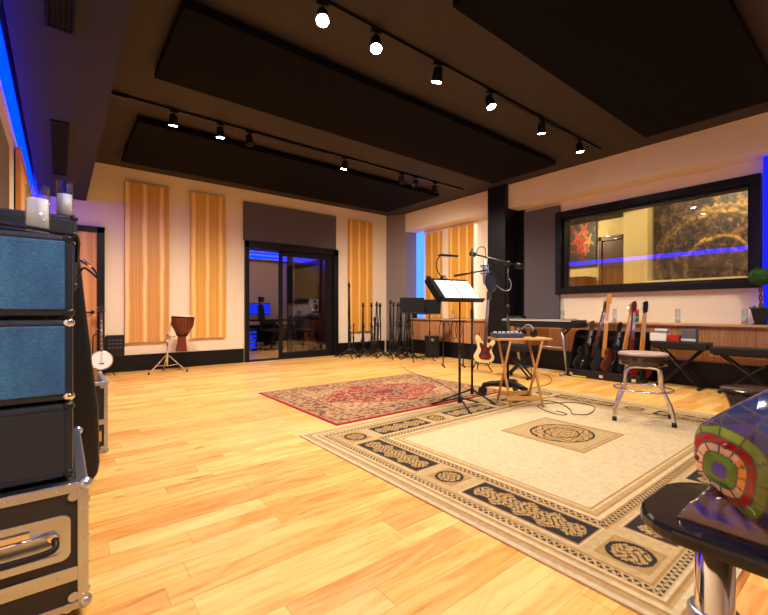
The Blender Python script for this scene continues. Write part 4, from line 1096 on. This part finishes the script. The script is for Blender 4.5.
# ================================================================== FOREGROUND BENCH + STAINED GLASS LAMP
o = thing('foreground_table', 'black rounded table top on chrome post in the right foreground', 'table', (1.135, 0, 0), 0)
tz = .56
out = rrect(.34, 1.30, .11, 8, 0, .375-.65)
MB().slab(out, tz-.030, tz).build('table_top', M['gloss_black'], o, .008)
for yy in (.255, -.65):
    MB().cyl((0, yy, .03), (0, yy, tz-.031), .036, seg=24).build('post', M['chrome'], o)
    MB().lathe([(.17, 0), (.17, .012), (.06, .03), (.037, .05)], o=(0, yy, 0), seg=28).build('base_plate', M['chrome'], o)
    MB().lathe([(.044, .26), (.050, .27), (.050, .335), (.044, .342)], o=(0, yy, 0), seg=24).build('collar', M['dull_steel'], o)
# lamp: local +x runs along the table away from its end, local -y faces the room
o = thing('stained_glass_lamp', 'stained glass lamp with red green blue panes on dark bronze base, right foreground', 'lamp', (1.085, .295, tz), -PI/2)
b = MB(); nx, ny = 48, 32; vs = []; fs = []
for j in range(ny+1):
    for i in range(nx+1):
        u_, v_ = i/nx, j/ny; e_ = min(u_, 1-u_, v_*.7, (1-v_)*.7)
        hgt = .010+min(1, e_*5)*.046
        w_ = math.sin(u_*19+3*math.sin(v_*7))*math.cos(v_*15+2*math.sin(u_*9))
        hgt += .005*w_*min(1, e_*9)
        if e_ == 0: hgt = .004
        vs.append((.002+.16*u_+.004*v_, -.055+.115*v_, hgt))
for j in range(ny):
    for i in range(nx): k = j*(nx+1)+i; fs.append((k, k+1, k+nx+2, k+nx+1))
b.add(vs, fs, True); b.box(.0, .166, -.057, .062, .0005, .0045)
b.build('bronze_base', M['bronze'], o)
gm = attr_mat('leaded_stained_glass', .2, 40, .3, .3)
TP = np.array([0, .0005, .006, .03, .07, .11, .17, .23, .27, .271]); RP = np.array([0, .034, .046, .066, .096, .124, .146, .136, .10, 0])
def lpos(U, V):
    th = U*2*PI; t_ = V*.271; r = np.interp(t_, TP, RP)
    e1 = .78; sg = lambda a, e: np.sign(a)*np.abs(a)**e
    y = r*.80*sg(np.cos(th), e1); z = r*1.08*sg(np.sin(th), e1)
    zc = .143+.012*np.clip(t_/.2, 0, 1)
    return t_+.018, y+.012, np.maximum(zc+z, .06-.045*np.clip(t_/.12, 0, 1))
def lcol(U, V):
    x, y, z = lpos(U, V)
    u = x-.070; w_ = z-.122; q = (np.abs(u*1.0-.15*w_)**3+np.abs(w_*.92+.12*u)**3)**(1/3)/1.30
    C = np.zeros((len(u), 3)); ang = np.arctan2(w_, u)
    bands = [(0, .011, A3(8, 26, 170)), (.011, .024, A3(70, 130, 34)), (.024, .036, A3(236, 196, 150)), (.036, .047, A3(160, 14, 24)), (.047, .062, A3(120, 146, 44)), (.062, .078, A3(76, 66, 118)), (.078, .096, A3(44, 66, 140)), (.096, 1, A3(120, 146, 44))]
    for a, b_, c in bands: C[(q >= a) & (q < b_)] = c
    h = hash2(np.floor(ang/PI*6), np.floor(q*80)); C *= (.7+.55*h)[:, None]
    C[(q > .024) & (q < .036) & (ang > -.5) & (ang < .8)] = A3(230, 146, 56)
    top = z > .185+.35*x; C[top] = (A3(72, 66, 96)*(.6+.6*h[top])[:, None]); top2 = z > .205+.35*x; C[top2] = A3(36, 50, 104)*(.6+.6*h[top2])[:, None]
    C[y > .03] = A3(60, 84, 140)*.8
    lead = np.zeros(len(u), bool)
    for a, b_, c in bands[1:]: lead |= np.abs(q-a) < .0012
    fr_ = np.modf(np.abs(ang/PI*6))[0]; lead |= (q > .024) & (np.minimum(fr_, 1-fr_)*q*.52 < .0011)
    lead |= np.abs(z-.185-.35*x) < .0012
    C[lead] = A3(84, 80, 72)
    return C
grid_obj('glass_shade', 300, 220, lpos, lcol, gm, o, True)
for (x_, y_, z_) in ((.028, -.026, .13), (.085, -.075, .178)): MB().ball((x_, y_, z_), .006, 10).build('glass_bead', M['red_dark'], o)

# ================================================================== CONTROL ROOM (behind back wall)
CX0, CX1, CY0, CY1 = 2.2, 9.0, YB+.14, 12.6
sbox('wall_control_back', CX0, CX1, CY1, CY1+.1, 0, 2.9, M['carpet_pink'])
sbox('wall_control_left', CX0-.1, CX0, CY0, CY1, 0, 2.9, M['carpet_pink'])
sbox('wall_control_right', CX1, CX1+.1, CY0, CY1+.1, 0, 2.9, M['carpet_pink'])
sbox('ceiling_control', CX0-.1, CX1+.1, CY0, CY1+.1, 2.9, 3.0, M['ceil'])
sbox('trim_9', CX0, CX1, CY1-.5, CY1-.001, 2.58, 2.70, M['carpet_pink'])
tag(MB().box(CX0+.1, CX1-.1, CY1-.52, CY1-.505, 2.60, 2.68).build('light_strip', M['led_cove']), 'blue light strip on the control room ceiling edge seen through the sliding door', 'light strip')
tag(MB().box(CX0+.1, CX1-.1, CY1-.03, CY1-.002, 2.80, 2.86).build('light_strip', M['led_cove']), 'upper blue light strip at the control room far wall', 'light strip')
sbox('trim_10', 6.15, 6.25, 10.2, CY1-.001, 0, 2.57, M['wood_brown'])
def office_chair(label, x, y, rz):
    o = thing('office_chair', label, 'chair', (x, y, 0), rz)
    for k in range(5):
        a = 2*PI*k/5+.3; c_, s_ = math.cos(a), math.sin(a)
        l = MB().tube([(0, 0, .10), (c_*.30, s_*.30, .075)], [.022, .015], 6).build('base_arm', M['dull_steel'], o)
        MB().cyl((c_*.3-.02*s_, s_*.3+.02*c_, .03), (c_*.3+.02*s_, s_*.3-.02*c_, .03), .028, seg=12).build('caster', M['rubber'], l)
    MB().cyl((0, 0, .09), (0, 0, .46), .028, seg=12).build('gas_column', M['black_metal'], o)
    MB().slab(rrect(.50, .48, .1), .46, .53).build('seat', M['black'], o, .02)
    T_ = Matrix.Translation((0, .23, .58)) @ Euler((-.12, 0, 0)).to_matrix().to_4x4()
    MB().prism([(-.17, 0), (.17, 0), (.23, .25), (.22, .52), (.16, .60), (-.16, .60), (-.22, .52), (-.23, .25)], -.02, .02, T_).build('backrest', M['black'], o, .015)
    MB().tube([(0, .1, .47), (0, .28, .52), (0, .29, .75)], .022, 8).build('back_support', M['dull_steel'], o)
    MB().slab(rrect(.30, .09, .04), -.07, .07, Matrix.Translation((0, .28, 1.30))).build('headrest', M['black'], o, .02)
    MB().tube([(0, .31, 1.15), (0, .33, 1.25)], .015, 8).build('headrest_post', M['black_metal'], o)
    for sx in (-1, 1):
        MB().tube([(sx*.25, .05, .47), (sx*.28, .05, .55), (sx*.28, .05, .70)], .014, 8).build('arm_post', M['black_metal'], o)
        MB().box(sx*.28-.04, sx*.28+.04, -.12, .14, .70, .73, b=.01).build('armrest', M['black'], o)
office_chair('black office chair with headrest behind the open gap of the sliding door', 4.32, 10.15, .9)
office_chair('black office chair seen through the sliding door glass, with guitar near it', 4.85, 9.45, -.5)
o = thing('mixing_desk', 'long dark studio desk across the control room behind the chairs', 'desk', (5.6, 11.2, 0))
MB().box(-2.2, 1.6, -.4, .4, .72, .77).build('worktop', M['black'], o)
for sx in (-2.1, -.9, .4, 1.5): MB().box(sx-.04, sx+.04, -.35, .35, 0, .719).build('leg_panel', M['black'], o)
MB().box(-2.0, 1.4, -.1, .38, .771, .86).build('console', M['dull_steel'], o)
MB().box(-2.0, 1.4, .30, .34, .1, .6).build('modesty_panel', M['black'], o)
def mon(name, label, x, y, z, w_, h_, d_, mat, cat, screen=None, rz=0):
    o = thing(name, label, cat, (x, y, z), rz)
    MB().box(-w_/2, w_/2, -d_/2, d_/2, .03 if screen else 0, h_, b=.006).build('housing', mat, o)
    if screen:
        MB().box(-w_/2+.015, w_/2-.015, -d_/2-.003, -d_/2-.0005, .045, h_-.015).build('screen', screen, o); MB().box(-.08, .08, -.06, .06, 0, .03).build('foot', M['black'], o)
    else:
        MB().cyl((0, -d_/2-.001, h_*.35), (0, -d_/2-.008, h_*.35), w_*.38, seg=20).build('woofer', M['black'] if mat != M['black'] else M['dull_steel'], o)
        MB().cyl((0, -d_/2-.001, h_*.78), (0, -d_/2-.006, h_*.78), w_*.16, seg=14).build('tweeter', M['black'] if mat != M['black'] else M['dull_steel'], o)
    return o
mon('computer_monitor', 'blue glowing screen on the floor rack seen left of the first office chair', 4.35, 11.05, .861, .62, .36, .03, M['black'], 'monitor', M['screen'])
mon('computer_monitor', 'dark computer screen on the desk seen through the door glass', 5.75, 11.1, .861, .6, .38, .03, M['black'], 'monitor', M['gloss_black'])
mon('studio_speaker', 'white fronted studio speaker on the control room desk', 5.98, 10.98, 1.0, .24, .36, .22, M['white'], 'speaker')
MB().box(-.12, .12, -.1, .1, -.139, -.001).build('riser', M['black'], [q for q in bpy.data.objects if q.name.startswith('studio_speaker')][-1])
mon('studio_speaker', 'large black studio speaker to the right of the white speaker', 6.45, 11.0, .861, .36, .62, .3, M['black'], 'speaker')
mon('rack_unit', 'black equipment rack with blue lights under the control room desk', 3.62, 10.2, .0, .5, .55, .4, M['black'], 'equipment rack')
k = MB()
for i in range(5): k.box(-.22, .22, -.216, -.210, .06+i*.095, .12+i*.095)
k.build('blue_panel', M['screen'], [q for q in bpy.data.objects if q.name.startswith('rack_unit')][-1])
g = guitar('acoustic_guitar', 'brown acoustic guitar standing behind the glass by the second office chair', 'guitar', ACO, M['sunburst'], M['wood_brown'], None, .98, acoustic=True)
put(g, (5.25, 9.9, .05), CAMYAW, -.15)

# ================================================================== LOUNGE BEHIND WINDOW
LX = 9.4
sbox('wall_lounge_far', LX, LX+.1, -.6, 6.2, 0, 3.5, M['lounge_wall'])
sbox('wall_lounge_left', XR+.12, LX, 6.1, 6.2, 0, 3.5, M['lounge_wall'])
sbox('wall_lounge_right', XR+.12, LX, -.6, -.5, 0, 3.5, M['lounge_wall'])
sbox('ceiling_lounge', XR+.12, LX+.1, -.6, 6.2, 3.42, 3.5, M['ceil'])
sbox('trim_11', LX-.25, LX-.001, 3.12, 3.56, 0, 3.419, M['lounge_wall'])
sbox('trim_12', XR+.13, LX-.001, 3.56, 5.0, 3.0, 3.419, M['ceil'])
d = struct('door_3', MB().box(LX-.06, LX-.002, 3.66, 4.06, 0, 2.52), M['wood_brown'])
k = MB(); k.box(LX-.10, LX-.002, 3.57, 3.65, 0, 2.62); k.box(LX-.10, LX-.002, 4.07, 4.13, 0, 2.62); k.box(LX-.10, LX-.002, 3.57, 4.13, 2.53, 2.62)
k.build('door_frame', M['wood_brown'], d)
MB().cyl((LX-.06, 3.72, 1.0), (LX-.11, 3.72, 1.0), .02).build('door_knob', M['brass'], d)
def arty(U, V, fn): return fn(U, V)
def mural(U, V):
    x = (U-.50)*1.25; y = V-.22
    n = vnoise(U*18, V*14); n2 = vnoise(U*70, V*52); n3 = vnoise(U*38+7, V*16)
    r = np.hypot(x, y); C = np.zeros((len(U), 3)); C[:] = A3(44, 36, 40)
    C *= (.5+1.8*n*n2+.9*n2*n3)[:, None]*2.0
    g = A3(190, 132, 52); br = A3(236, 186, 90)
    ring = np.exp(-((r-.30-.03*n)/.018)**2)+np.exp(-((r-.56-.05*n)/.022)**2)*.9+np.exp(-((r-.62-.04*n3)/.015)**2)*.7
    ring *= np.where(x < .18, 1, .35)*(.4+.9*n2)
    warm = np.clip((.62-U)*1.9, 0, 1)*np.clip(n3*1.6-.45, 0, 1)*(.3+n2)
    up = np.clip((V-.35)*1.2, 0, 1)
    pale = np.clip((U-.66)*2.4, 0, 1)*np.clip(vnoise(U*26, V*5)*1.8-.8, 0, 1)
    C += g*(warm*(.6+1.1*up)+.22*np.clip(n2*n3*2-.3, 0, 1))[:, None]+br*np.clip(ring, 0, 1)[:, None]*.8+A3(150, 130, 108)*pale[:, None]*.55
    return np.clip(C, 0, .9)
def painting(name, label, y0, y1, z0, z1, fn, x=LX):
    o = thing(name, label, 'painting', (x, (y0+y1)/2, (z0+z1)/2))
    a, b_ = (y1-y0)/2, (z1-z0)/2
    MB().box(-.04, -.003, -a, a, -b_, b_).build('stretcher', M['black'], o)
    grid_obj('canvas', 320, 240, lambda U, V: (np.full_like(U, -.0415), (U*2-1)*a, (V*2-1)*b_), fn, attr_mat(name+'_paint', .5, 100, .05), o)
painting('wall_mural', 'large dark and gold painting of an arched tunnel behind the studio window', 1.0, 3.08, 1.45, 3.15, mural)
def flower(U, V):
    n = vnoise(U*9, V*9); n2 = vnoise(U*26+3, V*22)
    C = np.zeros((len(U), 3)); C[:] = A3(60, 52, 56); C *= (.5+.9*n*n2+.2)[:, None]
    for cx, cy, r0, col in ((.62, .62, .17, A3(196, 66, 34)), (.42, .78, .13, A3(206, 96, 40)), (.5, .45, .16, A3(180, 52, 36)), (.28, .55, .12, A3(216, 150, 60)), (.36, .38, .10, A3(200, 110, 50)), (.5, .22, .07, A3(120, 50, 60)), (.58, .1, .06, A3(90, 60, 80))):
        r = np.hypot(U-cx, V-cy)*(1+.9*(n2-.5)+.4*np.sin(np.arctan2(V-cy, U-cx)*5))
        m = r < r0; C[m] = col*(.45+.8*n2[m])[:, None]
    return C
painting('flower_painting', 'dark painting with orange red flowers behind the studio window, left', 4.2, 4.85, 2.0, 3.05, flower)
o = thing('sofa', 'pale cream sofa back seen low through the studio window', 'sofa', (8.9, 2.45, 0))
MB().box(-.3, .42, -.85, .75, .2, .62, b=.05).build('seat', M['cream_lacquer'], o); MB().box(.18, .42, -.85, .75, .621, 1.60, b=.05).build('backrest', M['cream_lacquer'], o)
for sx in (-.22, .34):
    for sy in (-.75, .65): MB().cyl((sx, sy, 0), (sx, sy, .2), .03, seg=10).build('leg', M['wood_brown'], o)
o = thing('side_cabinet', 'dark wooden cabinet low in left part of the studio window', 'cabinet', (9.1, 4.6, 0))
MB().box(-.25, .25, -.4, .4, 0, 1.75).build('carcass', M['wood_brown'], o)
for sy in (-.2, .2): 
    dd = MB().box(-.262, -.251, sy-.185, sy+.185, .05, 1.7).build('door', M['wood_brown'], o); MB().ball((-.272, sy*.3, 1.2), .012, 8).build('knob', M['brass'], dd)

def ptlight(name, loc, e, col, r=.1, typ='POINT'):
    L = bpy.data.lights.new(name, typ); L.energy = e; L.color = col; L.shadow_soft_size = r
    o = bpy.data.objects.new(name, L); COL.objects.link(o); o.location = loc; return o
def pendant(label, x, y, z, ztop, e, col):
    o = thing('ceiling_lamp', label, 'lamp', (x, y, ztop))
    MB().cyl((0, 0, -.02), (0, 0, -.001), .07, seg=20).build('base', M['white'], o)
    MB().cyl((0, 0, -.035), (0, 0, -.0205), .06, seg=20).build('diffuser', M['lamp_on'], o)
    l = ptlight('lamp_light', (0, 0, -.12), e, col); l.parent = o
pendant('round ceiling lamp in the lounge, over the cabinet', 8.2, 4.6, 3, 3.0, 70, (1, .8, .45))
pendant('round ceiling lamp in the lounge, over the sofa', 8.2, 2.0, 3, 3.42, 80, (1, .78, .42))
pendant('round ceiling lamp in the control room', 4.6, 9.6, 3, 2.9, 60, (1, .72, .55))

# ================================================================== WORLD, CAMERA
wd = bpy.data.worlds.new('world'); SC.world = wd; wd.use_nodes = True
wd.node_tree.nodes['Background'].inputs[0].default_value = (1, .9, .8, 1); wd.node_tree.nodes['Background'].inputs[1].default_value = .05
cam = bpy.data.cameras.new('camera'); co = bpy.data.objects.new('camera', cam); COL.objects.link(co)
co.location = (0, 0, 1.0); co.rotation_euler = (PI/2, 0, CAMYAW)
cam.sensor_width = 36; cam.lens = 409/768*36; cam.shift_y = 3.5/768; cam.clip_start = .02; cam.clip_end = 60
SC.camera = co
SC.view_settings.view_transform = 'Standard'; SC.view_settings.look = 'None'; SC.view_settings.exposure = 0.5; SC.view_settings.gamma = 1.0
